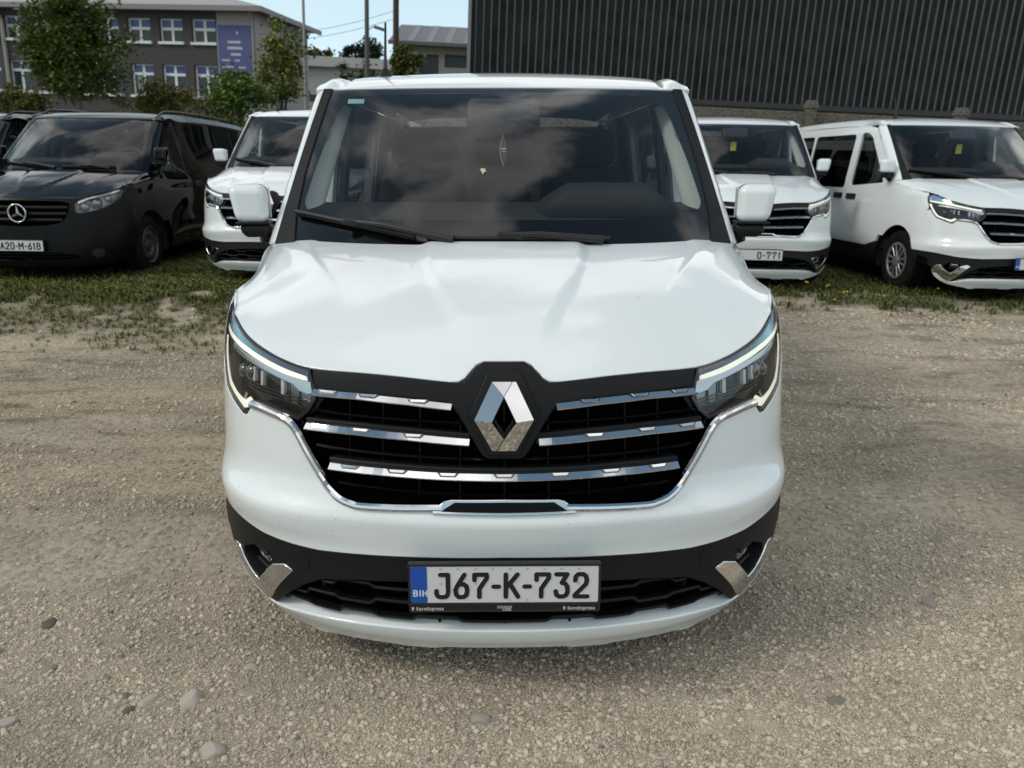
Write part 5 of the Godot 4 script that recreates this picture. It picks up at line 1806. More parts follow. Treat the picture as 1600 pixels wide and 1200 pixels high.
# ---------------------------------------------------------------- buildings
func office() -> void:
	# local: x along the front, z out of it; the front's right corner is the origin
	var fwd := Vector3(-16.15, 0, -3.0).normalized()      # along the front, to its left end
	var bs := Basis(-fwd, Vector3.UP, (-fwd).cross(Vector3.UP))
	var t := thing("office_building", "two-storey dark grey office building with white cross windows and blue banner", "building", Transform3D(bs, Vector3(-14.47, 0, -48)))
	var dark := mat("render_dark_grey", lin(0.055, 0.052, 0.054), 0.9)
	var pale := mat("render_pale_grey", lin(0.30, 0.285, 0.27), 0.9)
	var xr := -2.36
	var W := 40.0
	var xs := []
	for i in 16: xs.append(-3.24 - 2.06 * i)
	var rows := [[7.40, 8.72], [4.42, 6.22], [0.9, 2.9]]
	var depth := 0.24
	# front wall built round its openings
	var wall := Buf.new()
	var prev := xr
	for x in xs:
		box(wall, Vector3((prev + x + 0.75) * 0.5, 4.6, -0.2), Vector3(prev - x - 0.75, 9.2, 0.4))
		prev = x - 0.75
		var y := 0.0
		for i in range(2, -1, -1):
			box(wall, Vector3(x, (y + rows[i][0]) * 0.5, -0.2), Vector3(1.5, rows[i][0] - y, 0.4))
			y = rows[i][1]
		box(wall, Vector3(x, (y + 9.2) * 0.5, -0.2), Vector3(1.5, 9.2 - y, 0.4))
	box(wall, Vector3(prev - 1.0, 4.6, -0.2), Vector3(2.0, 9.2, 0.4))
	obj("front_wall", wall, dark, t)
	var pw := Buf.new()
	box(pw, Vector3(xr * 0.5, 4.6, -0.17), Vector3(-xr, 9.2, 0.46))
	box(pw, Vector3(-0.2, 4.6, -3.6), Vector3(0.4, 9.2, 6.4))
	obj("pale_wall", pw, pale, t)
	var bw := Buf.new()
	box(bw, Vector3(-W * 0.5, 4.6, -6.9), Vector3(W, 9.2, 0.3))
	box(bw, Vector3(-W * 0.5, 3.6, -3.5), Vector3(W - 1, 0.3, 6.2))
	box(bw, Vector3(-W * 0.5, 6.85, -3.5), Vector3(W - 1, 0.3, 6.2))
	obj("rear_wall", bw, pale, t)
	var white := mat("window_white", lin(0.66, 0.68, 0.66), 0.5)
	var glass := mat("office_glass", lin(0.02, 0.03, 0.03), 0.06)
	var blue := mat("window_film_blue", lin(0.055, 0.085, 0.26), 0.35)
	var blind := mat("window_blind", lin(0.25, 0.27, 0.27), 0.6)
	for x in xs:
		for i in 3:
			var y0: float = rows[i][0]
			var y1: float = rows[i][1]
			var tr := y1 - 0.50
			var w := part_root("window", t)
			w.position = Vector3(x, 0, -depth)
			var f := Buf.new()
			for s in [-1.0, 1.0]: box(f, Vector3(s * 0.70, (y0 + y1) * 0.5, 0), Vector3(0.10, y1 - y0, 0.08))
			box(f, Vector3(0, (y0 + y1) * 0.5, 0.004), Vector3(0.15, y1 - y0 - 0.02, 0.09))
			box(f, Vector3(0, y0 + 0.05, 0.002), Vector3(1.32, 0.10, 0.08))
			box(f, Vector3(0, y1 - 0.04, 0.002), Vector3(1.32, 0.08, 0.08))
			box(f, Vector3(0, tr - 0.05, 0.008), Vector3(1.34, 0.15, 0.09))
			obj("frame", f, white, w)
			var sl := Buf.new()
			box(sl, Vector3(0.02, y0 - 0.03, 0.20), Vector3(1.62, 0.13, 0.36))
			obj("sill", sl, white, w)
			for s in [-1.0, 1.0]:
				var p := Buf.new()
				box(p, Vector3(s * 0.36, (y0 + tr) * 0.5, -0.02), Vector3(0.6, tr - y0, 0.02))
				obj("pane", p, glass, w)
				var q := Buf.new()
				box(q, Vector3(s * 0.36, (tr + y1) * 0.5, -0.015), Vector3(0.6, y1 - tr, 0.02))
				obj("blue_pane", q, blue, w)
			if rng.randf() < 0.45:
				var bl := Buf.new()
				box(bl, Vector3(-0.36, (y0 + tr) * 0.5 + 0.1, -0.008), Vector3(0.3 + 0.25 * rng.randf(), tr - y0 - 0.25, 0.006))
				obj("blind", bl, blind, w)
	# banner on the pale end of the front
	var bn := part_root("banner", t)
	bn.position = Vector3(-1.25, 0, 0.07)
	var b := Buf.new()
	box(b, Vector3(0, 6.3, 0.02), Vector3(2.1, 4.2, 0.03))
	obj("banner_sheet", b, mat("banner_blue", lin(0.065, 0.08, 0.21), 0.6), bn)
	b = Buf.new()
	for s in [-1.0, 1.0]: box(b, Vector3(s * 1.08, 6.3, 0.02), Vector3(0.06, 4.3, 0.05))
	box(b, Vector3(0, 8.43, 0.02), Vector3(2.2, 0.06, 0.05))
	obj("banner_edge", b, pale, bn)
	b = Buf.new()
	for e in [[-0.05, 7.50, 0.80, 0.13], [-0.03, 7.18, 0.92, 0.14], [0.02, 6.84, 0.62, 0.13], [-0.62, 6.52, 0.50, 0.09], [0.1, 6.52, 0.3, 0.09], [-0.50, 6.16, 0.72, 0.10], [0.35, 6.14, 0.5, 0.09], [-0.35, 5.5, 0.4, 0.09], [0.0, 5.2, 0.7, 0.09]]:
		box(b, Vector3(e[0], e[1], 0.038), Vector3(e[2], e[3], 0.006))
	prism(b, disc(Vector2(0.15, 8.0), 0.07, 0.08, 10), 0.004, Transform3D(Basis(), Vector3(0, 0, 0.036)))
	obj("banner_print", b, mat("banner_white", lin(0.42, 0.43, 0.50), 0.6), bn)
	# hipped roof with a broad fascia and gutter
	var rf := Buf.new()
	var o := 0.75
	var e0 := Vector3(o, 9.32, o)
	var e1 := Vector3(o, 9.32, -7.0 - o)
	var e2 := Vector3(-W, 9.32, o)
	var e3 := Vector3(-W, 9.32, -7.0 - o)
	var r0 := Vector3(-4.6, 10.75, -3.5)
	var r1 := Vector3(-W, 10.75, -3.5)
	var inside := Vector3(-10, 8, -3.5)
	rf.fquad(e0, e2, r1, r0, inside)
	rf.fquad(e1, e3, r1, r0, inside)
	rf.ftri(e0, e1, r0, inside)
	obj("roof", rf, mat("roof_sheet_grey", lin(0.30, 0.30, 0.29), 0.6), t)
	var fa := Buf.new()
	box(fa, Vector3((o - W) * 0.5, 9.19, o - 0.06), Vector3(W + o, 0.27, 0.12))
	box(fa, Vector3(o - 0.06, 9.19, -3.5), Vector3(0.12, 0.27, 7.0 + 2.0 * o - 0.26))
	obj("fascia", fa, mat("fascia_grey", lin(0.20, 0.20, 0.195), 0.6), t)
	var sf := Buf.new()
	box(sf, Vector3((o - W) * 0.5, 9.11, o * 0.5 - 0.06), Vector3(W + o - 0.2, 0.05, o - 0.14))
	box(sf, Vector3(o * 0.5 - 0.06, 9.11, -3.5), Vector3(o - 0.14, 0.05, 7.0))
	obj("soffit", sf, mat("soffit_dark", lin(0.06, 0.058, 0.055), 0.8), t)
	var dp := Buf.new()
	tube(dp, [Vector3(-0.10, 9.1, 0.5), Vector3(-0.12, 8.8, 0.14), Vector3(-0.12, 0.2, 0.14)], 0.06, 8)
	tube(dp, [Vector3(-16.35, 9.1, 0.6), Vector3(-16.3, 8.4, 0.16), Vector3(-16.3, 0.2, 0.16)], 0.11, 8)
	obj("downpipe", dp, pale, t)

func hall() -> void:
	var t := thing("industrial_hall", "tall charcoal hall clad in vertical ribbed sheet metal", "building", Transform3D(Basis(), Vector3(-1.0, 0, -22)))
	var sheet := mat("cladding_charcoal", lin(0.027, 0.030, 0.031), 0.5, 0.0, {"spec": 0.22})
	triplanar(sheet, 0.22)
	sheet.albedo_texture = noise_tex(512, 0.012, 4, 61, 0.0, ramp([[0.0, Color(0.62, 0.62, 0.60)], [0.5, Color(0.86, 0.86, 0.85)], [1.0, Color(1, 1, 1)]]))
	var L := 22.0
	var b := Buf.new()
	box(b, Vector3(L * 0.5, 6.75, -0.15), Vector3(L, 6.8, 0.3))
	obj("cladding_sheet", b, sheet, t)
	b = Buf.new()
	box(b, Vector3(L * 0.5, 1.6, -0.2), Vector3(L, 3.4, 0.25))
	box(b, Vector3(L * 0.5, 5.0, -12.0), Vector3(L - 0.2, 9.8, 0.3))
	box(b, Vector3(L - 0.2, 5.0, -6.0), Vector3(0.3, 9.8, 11.6))
	obj("plinth_wall", b, mat("plinth_concrete", lin(0.16, 0.155, 0.15), 0.95), t)
	b = Buf.new()
	box(b, Vector3(0.1, 5.0, -6.2), Vector3(0.3, 9.8, 11.8))
	obj("end_wall", b, sheet, t)
	b = Buf.new()
	box(b, Vector3(L * 0.5, 10.2, -6.0), Vector3(L + 0.4, 0.25, 12.5))
	obj("roof", b, sheet, t)
	b = Buf.new()
	box(b, Vector3(-0.03, 6.72, 0.03), Vector3(0.09, 6.86, 0.14), 0.01)
	obj("corner_flashing", b, mat("flashing_grey", lin(0.17, 0.18, 0.18), 0.4, 0.3), t)
	b = Buf.new()
	box(b, Vector3(L * 0.5, 3.34, 0.03), Vector3(L, 0.14, 0.16), 0.01)
	obj("base_flashing", b, mat("flashing_dark", lin(0.022, 0.024, 0.026), 0.45), t)
	var rib := Buf.new()
	var prof := [Vector2(-0.026, 0.0), Vector2(-0.009, 0.042), Vector2(0.007, 0.042), Vector2(0.016, 0.0)]
	for i in 3:
		var p: Vector2 = prof[i]
		var q: Vector2 = prof[i + 1]
		rib.fquad(Vector3(p.x, 3.42, p.y), Vector3(q.x, 3.42, q.y), Vector3(q.x, 10.1, q.y), Vector3(p.x, 10.1, p.y), Vector3(0, 6, -0.5))
	var rm := rib.mesh()
	var ribm := mat("cladding_rib_lit", lin(0.085, 0.090, 0.088), 0.45, 0.0, {"spec": 0.5})  # paler than the sheet: light on the rib slopes painted into the colour
	for i in 104:
		var o := obj("rib", rm, ribm, t)
		o.position = Vector3(0.14 + 0.2015 * i, 0, 0.003)

func fence() -> void:
	var t := thing("concrete_fence", "rough grey concrete slab fence with posts along the hall", "fence", Transform3D(Basis(), Vector3(0, 0, -15)))
	var cm := mat("fence_concrete", lin(0.20, 0.185, 0.16), 0.95)
	triplanar(cm, 0.8)
	cm.albedo_texture = noise_tex(512, 0.03, 5, 31, 0.0, ramp([[0.0, Color(0.55, 0.54, 0.5)], [0.5, Color(0.85, 0.84, 0.8)], [1.0, Color(1, 1, 1)]]))
	cm.heightmap_enabled = true
	cm.heightmap_texture = noise_tex(512, 0.12, 3, 32)
	cm.heightmap_scale = 1.5
	var slab := Buf.new()
	box(slab, Vector3.ZERO, Vector3(2.70, 0.515, 0.06), 0.012)
	var sm := slab.mesh()
	var post := Buf.new()
	box(post, Vector3(0, 1.45, 0), Vector3(0.17, 2.9, 0.20), 0.015)
	box(post, Vector3(0, 2.80, 0), Vector3(0.21, 0.10, 0.24), 0.02)
	var pm := post.mesh()
	for i in 7:
		var x := -2.79 + 2.81 * i
		var p := obj("post", pm, cm, t)
		p.position = Vector3(x, 0, 0)
		for k in 5:
			var s := obj("slab", sm, cm, t)
			s.position = Vector3(x + 1.405, 0.36 + 0.52 * k, -0.01 + 0.004 * ((i + k) % 3))

func low_shed() -> void:
	var t := thing("grey_roof_shed", "beige shed with grey sheet metal roof and dark doors, left of the dark hall", "building", Transform3D(Basis(), Vector3(-5.6, 0, -42)))
	var beige := mat("shed_beige", lin(0.34, 0.32, 0.27), 0.9)
	var L := 9.0
	var b := Buf.new()
	var cuts := [[1.10, 2.12, 0.0, 6.62], [2.42, 3.72, 6.05, 6.66], [4.2, 5.3, 0.0, 6.62]]
	var x := 0.0
	for c in cuts:
		box(b, Vector3((x + c[0]) * 0.5, 3.5, -0.15), Vector3(c[0] - x, 7.0, 0.3))
		if c[2] > 0.0: box(b, Vector3((c[0] + c[1]) * 0.5, c[2] * 0.5, -0.15), Vector3(c[1] - c[0], c[2], 0.3))
		box(b, Vector3((c[0] + c[1]) * 0.5, (c[3] + 7.0) * 0.5, -0.15), Vector3(c[1] - c[0], 7.0 - c[3], 0.3))
		x = c[1]
	box(b, Vector3((x + L) * 0.5, 3.5, -0.15), Vector3(L - x, 7.0, 0.3))
	box(b, Vector3(0.15, 3.5, -4.4), Vector3(0.3, 7.0, 8.2))
	box(b, Vector3(L * 0.5, 3.5, -8.6), Vector3(L, 7.0, 0.3))
	obj("wall", b, beige, t)
	for c in cuts:
		b = Buf.new()
		box(b, Vector3((c[0] + c[1]) * 0.5, (c[2] + c[3]) * 0.5, -0.24), Vector3(c[1] - c[0], c[3] - c[2], 0.04))
		obj("door" if c[2] == 0.0 else "window", b, mat("shed_dark_opening", lin(0.045, 0.05, 0.055), 0.4), t)
	var rm := mat("shed_roof_sheet", lin(0.075, 0.080, 0.095), 0.5)
	var rm2 := mat("shed_roof_sheet_light", lin(0.14, 0.148, 0.165), 0.5)
	b = Buf.new()
	b.fquad(Vector3(-0.35, 7.12, 0.5), Vector3(L, 7.12, 0.5), Vector3(L, 8.62, -4.4), Vector3(-0.35, 8.62, -4.4), Vector3(2, 6, -4))
	b.fquad(Vector3(-0.35, 7.12, -9.3), Vector3(L, 7.12, -9.3), Vector3(L, 8.62, -4.4), Vector3(-0.35, 8.62, -4.4), Vector3(2, 6, -4))
	b.ftri(Vector3(-0.1, 7.0, 0.1), Vector3(-0.1, 7.0, -8.9), Vector3(-0.1, 8.5, -4.4), Vector3(3, 7, -4))
	obj("roof", b, rm, t)
	var dir := Vector3(0, 1.5, -4.9).normalized()
	for i in 5:
		b = Buf.new()
		var nrm := Vector3(0, 4.9, 1.5).normalized()
		box(b, Vector3(0.7 + 0.95 * i, 7.87, -1.95) + nrm * 0.012, Vector3(0.34, 0.02, 5.05), 0.0, Basis(Vector3.RIGHT, nrm, Vector3.RIGHT.cross(nrm)))
		obj("roof_sheet", b, rm2, t)
	b = Buf.new()
	box(b, Vector3(L * 0.5 - 0.18, 7.04, 0.55), Vector3(L + 0.36, 0.16, 0.14))
	obj("gutter", b, mat("gutter_grey", lin(0.10, 0.10, 0.105), 0.5), t)

func pale_block() -> void:
	var t := thing("low_pale_building", "long low whitish building with flat roof edge beyond the trees", "building", Transform3D(Basis(), Vector3(-16.0, 0, -62)))
	var b := Buf.new()
	box(b, Vector3(4.2, 3.9, -3), Vector3(8.4, 7.8, 6))
	obj("wall", b, mat("block_offwhite", lin(0.36, 0.38, 0.38), 0.9), t)
	b = Buf.new()
	box(b, Vector3(4.2, 8.15, -2.9), Vector3(8.9, 0.7, 6.6))
	obj("roof_edge", b, mat("block_roof_pale", lin(0.40, 0.40, 0.38), 0.8), t)
	for i in 4:
		b = Buf.new()
		box(b, Vector3(1.2 + 2.0 * i, 5.6, 0.02), Vector3(1.1, 0.45, 0.06))
		obj("window", b, mat("block_window", lin(0.06, 0.07, 0.075), 0.2), t)

func poles() -> void:
	var P := [
		[Vector3(-7.32, 0, -30), 11.0, 0.055, 0.045, lin(0.30, 0.31, 0.31), "lamp_pole", "thin light grey pole beside the office building's corner"],
		[Vector3(-5.92, 0, -35), 11.5, 0.105, 0.085, lin(0.10, 0.105, 0.11), "utility_pole", "grey steel pole carrying a small lamp arm, left of the brown pole"],
		[Vector3(-5.38, 0, -40), 12.0, 0.16, 0.135, lin(0.040, 0.030, 0.025), "utility_pole", "thick dark brown wooden pole at the grey-roofed shed"],
	]
	for i in 3:
		var e = P[i]
		var t := thing(e[5], e[6], "pole", Transform3D(Basis(), e[0]))
		var b := Buf.new()
		tube(b, [Vector3.ZERO, Vector3(0, e[1], 0)], [e[2], e[3]], 10)
		obj("shaft", b, mat("pole_paint_%d" % i, e[4], 0.7), t)
		b = Buf.new()
		if i == 1:
			tube(b, [Vector3(0, 6.55, 0), Vector3(0.22, 6.72, 0), Vector3(0.32, 6.74, 0)], 0.02, 6)
			rbox(b, Transform3D(Basis(Vector3.BACK, -0.25), Vector3(0.55, 6.68, 0)), Vector3(0.27, 0.06, 0.09), 0.05, 3)
			obj("lamp_arm", b, mat("lamp_arm_grey", lin(0.12, 0.13, 0.15), 0.5), t)
		else:
			box(b, Vector3(0, e[1] - 0.5, 0), Vector3(1.4, 0.1, 0.1))
			obj("cross_arm", b, mat("pole_paint_%d" % i, e[4]), t)
	for k in 2:
		var w := Buf.new()
		var pts := []
		for i in 21:
			var f := i / 20.0
			pts.append(Vector3(lerpf(-16.0, -5.38, f), 7.9 + 0.35 * k - 1.6 * f * (1.0 - f), lerpf(-50.0, -40.0, f)))
		tube(w, pts, 0.012, 5)
		tag(obj("overhead_wire", w, mat("wire_dark", lin(0.1, 0.1, 0.11), 0.7)), ["lower thin wire sagging across the sky to the brown pole", "upper thin wire sagging across the sky to the brown pole"][k], "wire", "overhead wires")

# ---------------------------------------------------------------- sky
func make_sky() -> PanoramaSkyMaterial:
	var w := 1024
	var h := 512
	var im := Image.create(w, h, false, Image.FORMAT_RGBF)
	var f := FastNoiseLite.new()
	f.seed = 21
	f.noise_type = FastNoiseLite.TYPE_SIMPLEX_SMOOTH
	f.fractal_octaves = 6
	f.fractal_gain = 0.52
	f.frequency = 0.42
	var g := FastNoiseLite.new()
	g.seed = 8
	g.fractal_octaves = 3
	g.frequency = 0.25
	for j in h:
		var el := PI * (0.5 - (j + 0.5) / h)
		var sy := sin(el)
		for i in w:
			var az := TAU * (i + 0.5) / w
			var c: Color
			if sy < -0.02:
				c = Color(0.22, 0.20, 0.17)
			else:
				sy = maxf(sy, 0.0)
				var d := Vector3(sin(az) * cos(el), sy, -cos(az) * cos(el))
				var blue := Color(0.095, 0.150, 0.215).lerp(Color(0.54, 0.705, 0.79), minf(1.0, 1.22 * pow(1.0 - sy, 1.7)))
				var p := Vector2(d.x, d.z) * 3.2 / (sy + 0.30) + Vector2(67.6, 6.5)
				var n := f.get_noise_2d(p.x, p.y * 1.15)
				var big := g.get_noise_2d(p.x * 0.8, p.y * 0.8)
				var cover := smoothstep(-0.10, 0.26, n + 0.45 * big + 0.10)
				cover *= smoothstep(0.17, 0.42, sy + 0.10 * n)
				var shade := f.get_noise_2d(p.x * 1.3 + 43.0, p.y * 1.3 + 3.0)
				var lit := clampf(0.62 + 1.3 * (n - 0.12) * -1.0 + 0.5 * shade, 0.0, 1.0)
				var cloud := Color(0.62, 0.60, 0.60).lerp(Color(1.32, 1.31, 1.29), lit)
				c = blue.lerp(cloud, cover)
			im.set_pixel(i, j, c)
	var m := PanoramaSkyMaterial.new()
	m.panorama = ImageTexture.create_from_image(im)
	return m

# ---------------------------------------------------------------- everything
func _ready() -> void:
	rng.seed = 20240
	noise.seed = 4
	noise.noise_type = FastNoiseLite.TYPE_SIMPLEX_SMOOTH
	noise.frequency = 0.01
	noise.fractal_octaves = 4
	yard_tilt = Basis(Vector3.BACK, deg_to_rad(2.581))
	# camera: handheld phone, level with the tilted van rather than with the horizon
	var cam := Camera3D.new()
	cam.name = "Camera"
	cam.fov = 53.13
	cam.near = 0.1
	cam.far = 1500.0
	cam.transform = Transform3D(yard_tilt * Basis(Vector3.UP, deg_to_rad(-0.62)) * Basis(Vector3.RIGHT, deg_to_rad(-16.1)), Vector3(0, EYE, 0))
	var lens := CameraAttributesPhysical.new()
	lens.frustum_focal_length = 24.0
	lens.exposure_aperture = 3.6
	lens.frustum_focus_distance = 2.75
	cam.attributes = lens
	add_child(cam)
	cam.current = true
	var env := Environment.new()
	env.background_mode = Environment.BG_SKY
	var sky := Sky.new()
	sky.sky_material = make_sky()
	env.sky = sky
	env.background_energy_multiplier = 1.0
	env.ambient_light_source = Environment.AMBIENT_SOURCE_SKY
	env.tonemap_mode = Environment.TONE_MAPPER_LINEAR
	env.tonemap_exposure = 1.32
	env.sdfgi_enabled = true
	env.ssao_enabled = true
	env.ssil_enabled = true
	var we := WorldEnvironment.new()
	we.name = "WorldEnvironment"
	we.environment = env
	add_child(we)
	var sun := DirectionalLight3D.new()
	sun.name = "Sun"
	sun.light_energy = 0.30
	sun.light_color = Color(1.0, 0.96, 0.90)
	sun.light_angular_distance = 14.0
	sun.shadow_enabled = true
	add_child(sun)
	sun.look_at_from_position(Vector3(-7.5, 6.4, 2.6), Vector3.ZERO)
	# setting
	make_ground()
	office()
	pale_block()
	low_shed()
	hall()
	fence()
	poles()
	make_trees()
	# vans
	place_vans()
	make_details()
	make_gravel()
	make_stones()
	make_grass()

func yard(x: float, y: float, z: float, yaw: float) -> Transform3D:
	# a stand on the near, tilted part of the yard, given in the tilted frame whose origin lies under the camera
	return Transform3D(yard_tilt * Basis(Vector3.UP, yaw), yard_tilt * Vector3(x, y - EYE, z) + Vector3(0, EYE, 0))

func back_stand(x: float, z: float, yaw: float) -> Transform3D:
	return Transform3D(Basis(Vector3.BACK, 0.029) * Basis(Vector3.UP, yaw), Vector3(x, 0.19 + 0.029 * x, z))

func copy_van(v: Node3D, label: String, group: String, x: Transform3D) -> Node3D:
	var c: Node3D = v.duplicate()
	c.name = numbered(String(v.name), self)
	add_child(c, true)
	c.transform = x
	tag(c, label, "van", group)
	return c

func place_vans() -> void:
	var grp := "white passenger vans of one kind"
	var v := white_van()
	v.transform = yard(0.0, 0.0, -1.913, 0.0)
	tag(v, "white passenger van filling the foreground, chrome grille facing the camera", "van", grp)
	copy_van(v, "white van between the black van and the foreground van, mostly hidden by it", grp, back_stand(-2.50, -8.47, -0.075))
	var c2 := copy_van(v, "white van parked just right of the foreground van, half hidden behind its mirror", grp, back_stand(2.84, -8.46, -0.06))
	var c3 := copy_van(v, "white van at the right edge, its windowed side turned to us", grp, back_stand(5.60, -7.95, 0.05))
	plate(v, "J67-K-732", 0.430, 0.016, true)
	plate(c2, "O-771", 0.430, 0.016, false, true)
	plate(c3, "", 0.430, 0.016, false)
	var b := black_van()
	b.transform = back_stand(-5.13, -8.40, 0.0)
	tag(b, "black van with a silver star badge, parked left in the back row", "van", "black vans parked at the left")
	copy_van(b, "black van cut off by the left edge, showing its roof and side window", "black vans parked at the left", back_stand(-7.45, -9.0, -0.02))
	plate(b, "A20-M-618", 0.42, 0.030, false)

func make_trees() -> void:
	tree("broadleaf_tree", "dense round-crowned young tree in front of the office building", "tree", Vector3(-14.5, 0.1, -28), Vector3(0, 4.55, 0), Vector3(1.75, 1.95, 1.6), 56, 17000, 0.125, Color(0.085, 0.112, 0.024), 0.19, lin(0.21, 0.19, 0.16))
	tree("slender_tree", "tall slender tree with sparse light leaves at the office corner", "tree", Vector3(-6.8, 0.1, -25), Vector3(0.05, 3.75, 0), Vector3(0.78, 1.80, 0.7), 34, 4200, 0.10, Color(0.155, 0.18, 0.04), 0.06, lin(0.10, 0.08, 0.06), 0.42)
	tree("green_shrub", "bright green bushy shrub left of the slender tree", "shrub", Vector3(-7.85, 0.1, -24), Vector3(0, 3.0, 0), Vector3(0.90, 1.0, 0.7), 26, 4200, 0.10, Color(0.10, 0.165, 0.034), 0.05, lin(0.10, 0.08, 0.06), 0.42)
	tree("ochre_shrub", "loose olive-brown shrub under the office windows", "shrub", Vector3(-12.6, 0.1, -30), Vector3(0.1, 3.05, 0), Vector3(1.6, 0.85, 0.8), 30, 3800, 0.105, Color(0.14, 0.135, 0.035), 0.05, lin(0.10, 0.08, 0.06), 0.46)
	tree("ochre_shrub", "low olive shrub at the left edge behind the black vans", "shrub", Vector3(-17.9, 0.1, -30), Vector3(0, 2.6, 0), Vector3(1.5, 0.75, 0.8), 30, 4200, 0.105, Color(0.11, 0.12, 0.03), 0.05, lin(0.10, 0.08, 0.06), 0.46)
	tree("ochre_shrub", "low shrub between the dense tree's trunk and the bright green shrub", "shrub", Vector3(-9.7, 0.1, -27), Vector3(0, 2.5, 0), Vector3(1.2, 0.75, 0.7), 24, 2800, 0.10, Color(0.10, 0.115, 0.03), 0.05, lin(0.10, 0.08, 0.06), 0.46)
	tree("far_tree", "dark green tree rising behind the low whitish building", "tree", Vector3(-13.75, 0, -78), Vector3(0, 10.2, 0), Vector3(2.2, 1.9, 2.0), 26, 3600, 0.34, Color(0.025, 0.045, 0.020), 0.25, lin(0.05, 0.04, 0.03), 0.34)
	tree("far_tree", "reddish-green treetop beside the office eaves", "tree", Vector3(-17.0, 0, -74), Vector3(0, 9.9, 0), Vector3(1.3, 0.9, 1.2), 14, 1100, 0.3, Color(0.085, 0.075, 0.03), 0.2, lin(0.05, 0.04, 0.03), 0.4)
	tree("small_tree", "rounded green bush in front of the grey-roofed shed", "tree", Vector3(-4.62, 0.1, -38), Vector3(0, 5.5, 0), Vector3(0.78, 0.95, 0.7), 24, 2300, 0.16, Color(0.09, 0.11, 0.026), 0.08, lin(0.08, 0.06, 0.05), 0.40)
	tree("small_tree", "thin airy tree in front of the low whitish building", "tree", Vector3(-8.3, 0.1, -46), Vector3(0, 5.6, 0), Vector3(1.5, 1.0, 0.9), 22, 1100, 0.19, Color(0.06, 0.082, 0.026), 0.06, lin(0.08, 0.06, 0.05), 0.42)
	var h := thing("hedge", "long low hedge running between the parked vans and the buildings", "hedge", Transform3D(Basis(), Vector3(-9.5, 0.1, -23)))
	var list := []
	for i in 9000:
		var x := rng.randf_range(-11.0, 6.3)
		var top := 1.75 + 0.35 * noise.get_noise_2d(x * 40.0, 5.0)
		var p := Vector3(x, top * pow(rng.randf(), 0.5), rng.randfn() * 0.35)
		var v := rng.randf_range(0.6, 1.4)
		list.append([Transform3D(Basis.from_euler(Vector3(rng.randf_range(-0.9, 0.9), rng.randf() * TAU, rng.randf_range(-0.9, 0.9))) * Basis.from_scale(Vector3.ONE * 0.15 * rng.randf_range(0.7, 1.3)), p), Color(0.060 * v, 0.078 * v, 0.022 * v)])
	tag(scatter("foliage", leaf_mesh().mesh(), mat("leaf", Color.WHITE), list, h), "", "", "", "stuff")

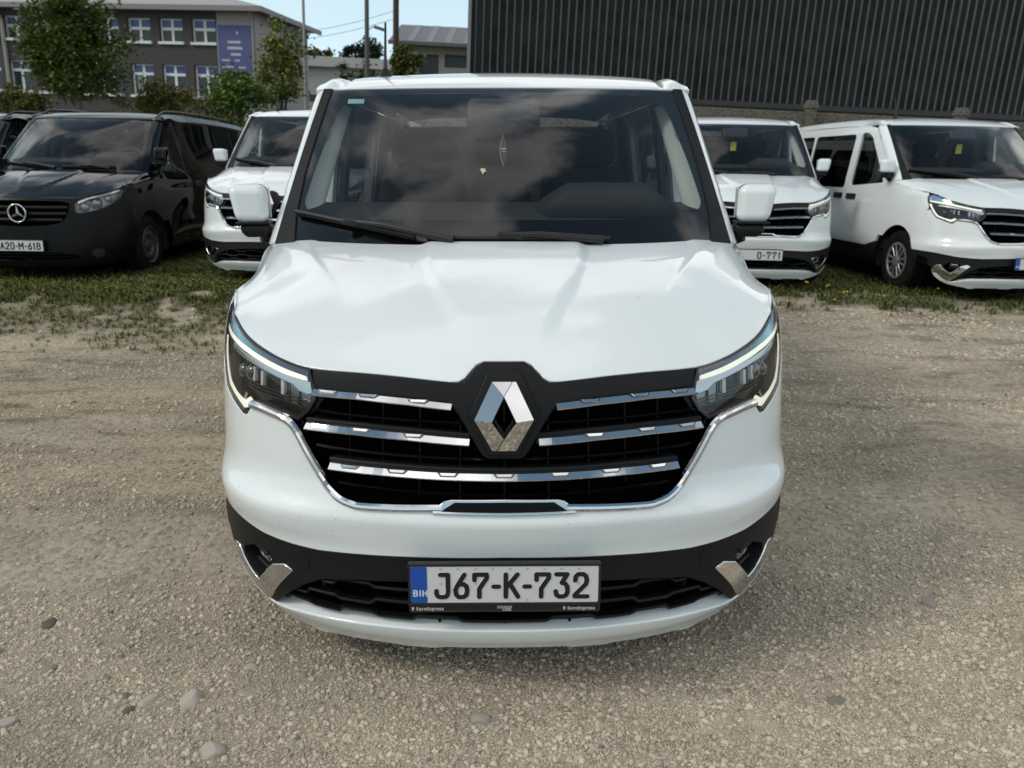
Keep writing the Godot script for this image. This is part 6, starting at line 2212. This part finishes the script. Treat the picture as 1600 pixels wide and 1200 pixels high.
func make_details() -> void:
	var x := yard(0.0, 0.0, -1.913, 0.0)
	set_body(white_spec())
	# things hanging or stuck behind the screen of the foreground van
	var p := pn(shield, Vector2(-0.797, 0.907), 0.004)
	var b := Buf.new()
	box(b, Vector3.ZERO, Vector3(0.072, 0.034, 0.002))
	var o := obj("screen_sticker", b, mat("sticker_teal", lin(0.30, 0.55, 0.58), 0.5))
	o.transform = x * Transform3D(Basis(Vector3.RIGHT, -0.92) , p[0] - p[1] * 0.008)
	tag(o, "small pale teal sticker in the upper corner of the windscreen", "sticker")
	var q := pn(shield, Vector2(-0.09, 0.37), 0.004)
	b = Buf.new()
	prism(b, pv([-0.016, 0.010, -0.004, 0.018, 0.012, 0.012, 0.008, 0.0, 0.016, -0.006, 0.004, -0.010, -0.004, -0.028, -0.008, -0.008]), 0.002, Transform3D(Basis.from_scale(Vector3.ONE * 0.8), Vector3.ZERO))
	o = obj("dry_petal", b, mat("petal_beige", lin(0.55, 0.46, 0.36), 0.8))
	o.transform = x * Transform3D(Basis(Vector3.RIGHT, -0.85), q[0] + q[1] * 0.003)
	tag(o, "small crumpled beige petal stuck near the middle of the windscreen", "petal")
	b = Buf.new()
	prism(b, pv([0.0, 0.10, 0.018, 0.05, 0.024, 0.0, 0.018, -0.05, 0.0, -0.10, -0.018, -0.05, -0.024, 0.0, -0.018, 0.05]), 0.003, Transform3D(), 0.0008)
	tube(b, [Vector3(0, 0.10, 0.001), Vector3(0.01, 0.17, 0.0)], 0.0015, 5)
	o = obj("air_freshener", b, mat("freshener_dark", lin(0.04, 0.042, 0.045), 0.4))
	o.transform = x * Transform3D(Basis.from_scale(Vector3.ONE * 0.66), Vector3(0.0, 1.600, -1.62))
	tag(o, "dark leaf-shaped air freshener hanging below the interior mirror", "air freshener")
	b = Buf.new()
	tube(b, [Vector3(0.002, 0.10, 0.004), Vector3(-0.017, 0.05, 0.004), Vector3(-0.023, 0.0, 0.004), Vector3(-0.017, -0.05, 0.004), Vector3(0, -0.10, 0.004)], 0.002, 5)
	box(b, Vector3(0.003, 0.012, 0.004), Vector3(0.030, 0.010, 0.001))
	box(b, Vector3(0.003, -0.006, 0.004), Vector3(0.026, 0.005, 0.001))
	obj("freshener_print", b, mat("freshener_white", lin(0.55, 0.55, 0.55), 0.5), o)
	for e in [[2.84, -8.46, -0.06, "yellow round air freshener in the half hidden white van's windscreen"], [5.60, -7.95, 0.05, "yellow air freshener hanging in the rightmost white van's windscreen"]]:
		b = Buf.new()
		rbox(b, Transform3D(), Vector3(0.035, 0.055, 0.008), 0.007, 3)
		tube(b, [Vector3(0, 0.05, 0), Vector3(0, 0.14, 0)], 0.002, 5)
		o = obj("air_freshener", b, mat("freshener_yellow", lin(0.55, 0.50, 0.06), 0.6))
		o.transform = back_stand(e[0], e[1], e[2]) * Transform3D(Basis(), Vector3(0.0, 1.60, -1.66))
		tag(o, e[3], "air freshener", "yellow air fresheners in the back row")
	b = Buf.new()
	box(b, Vector3.ZERO, Vector3(0.42, 0.004, 0.16))
	o = obj("paper_sheet", b, mat("paper_white", lin(0.6, 0.6, 0.58), 0.8))
	o.transform = back_stand(-2.50, -8.47, -0.075) * Transform3D(Basis(Vector3.RIGHT, 0.2), Vector3(0.12, 1.235, -1.25))
	tag(o, "white papers lying on the dashboard of the left white van", "papers")
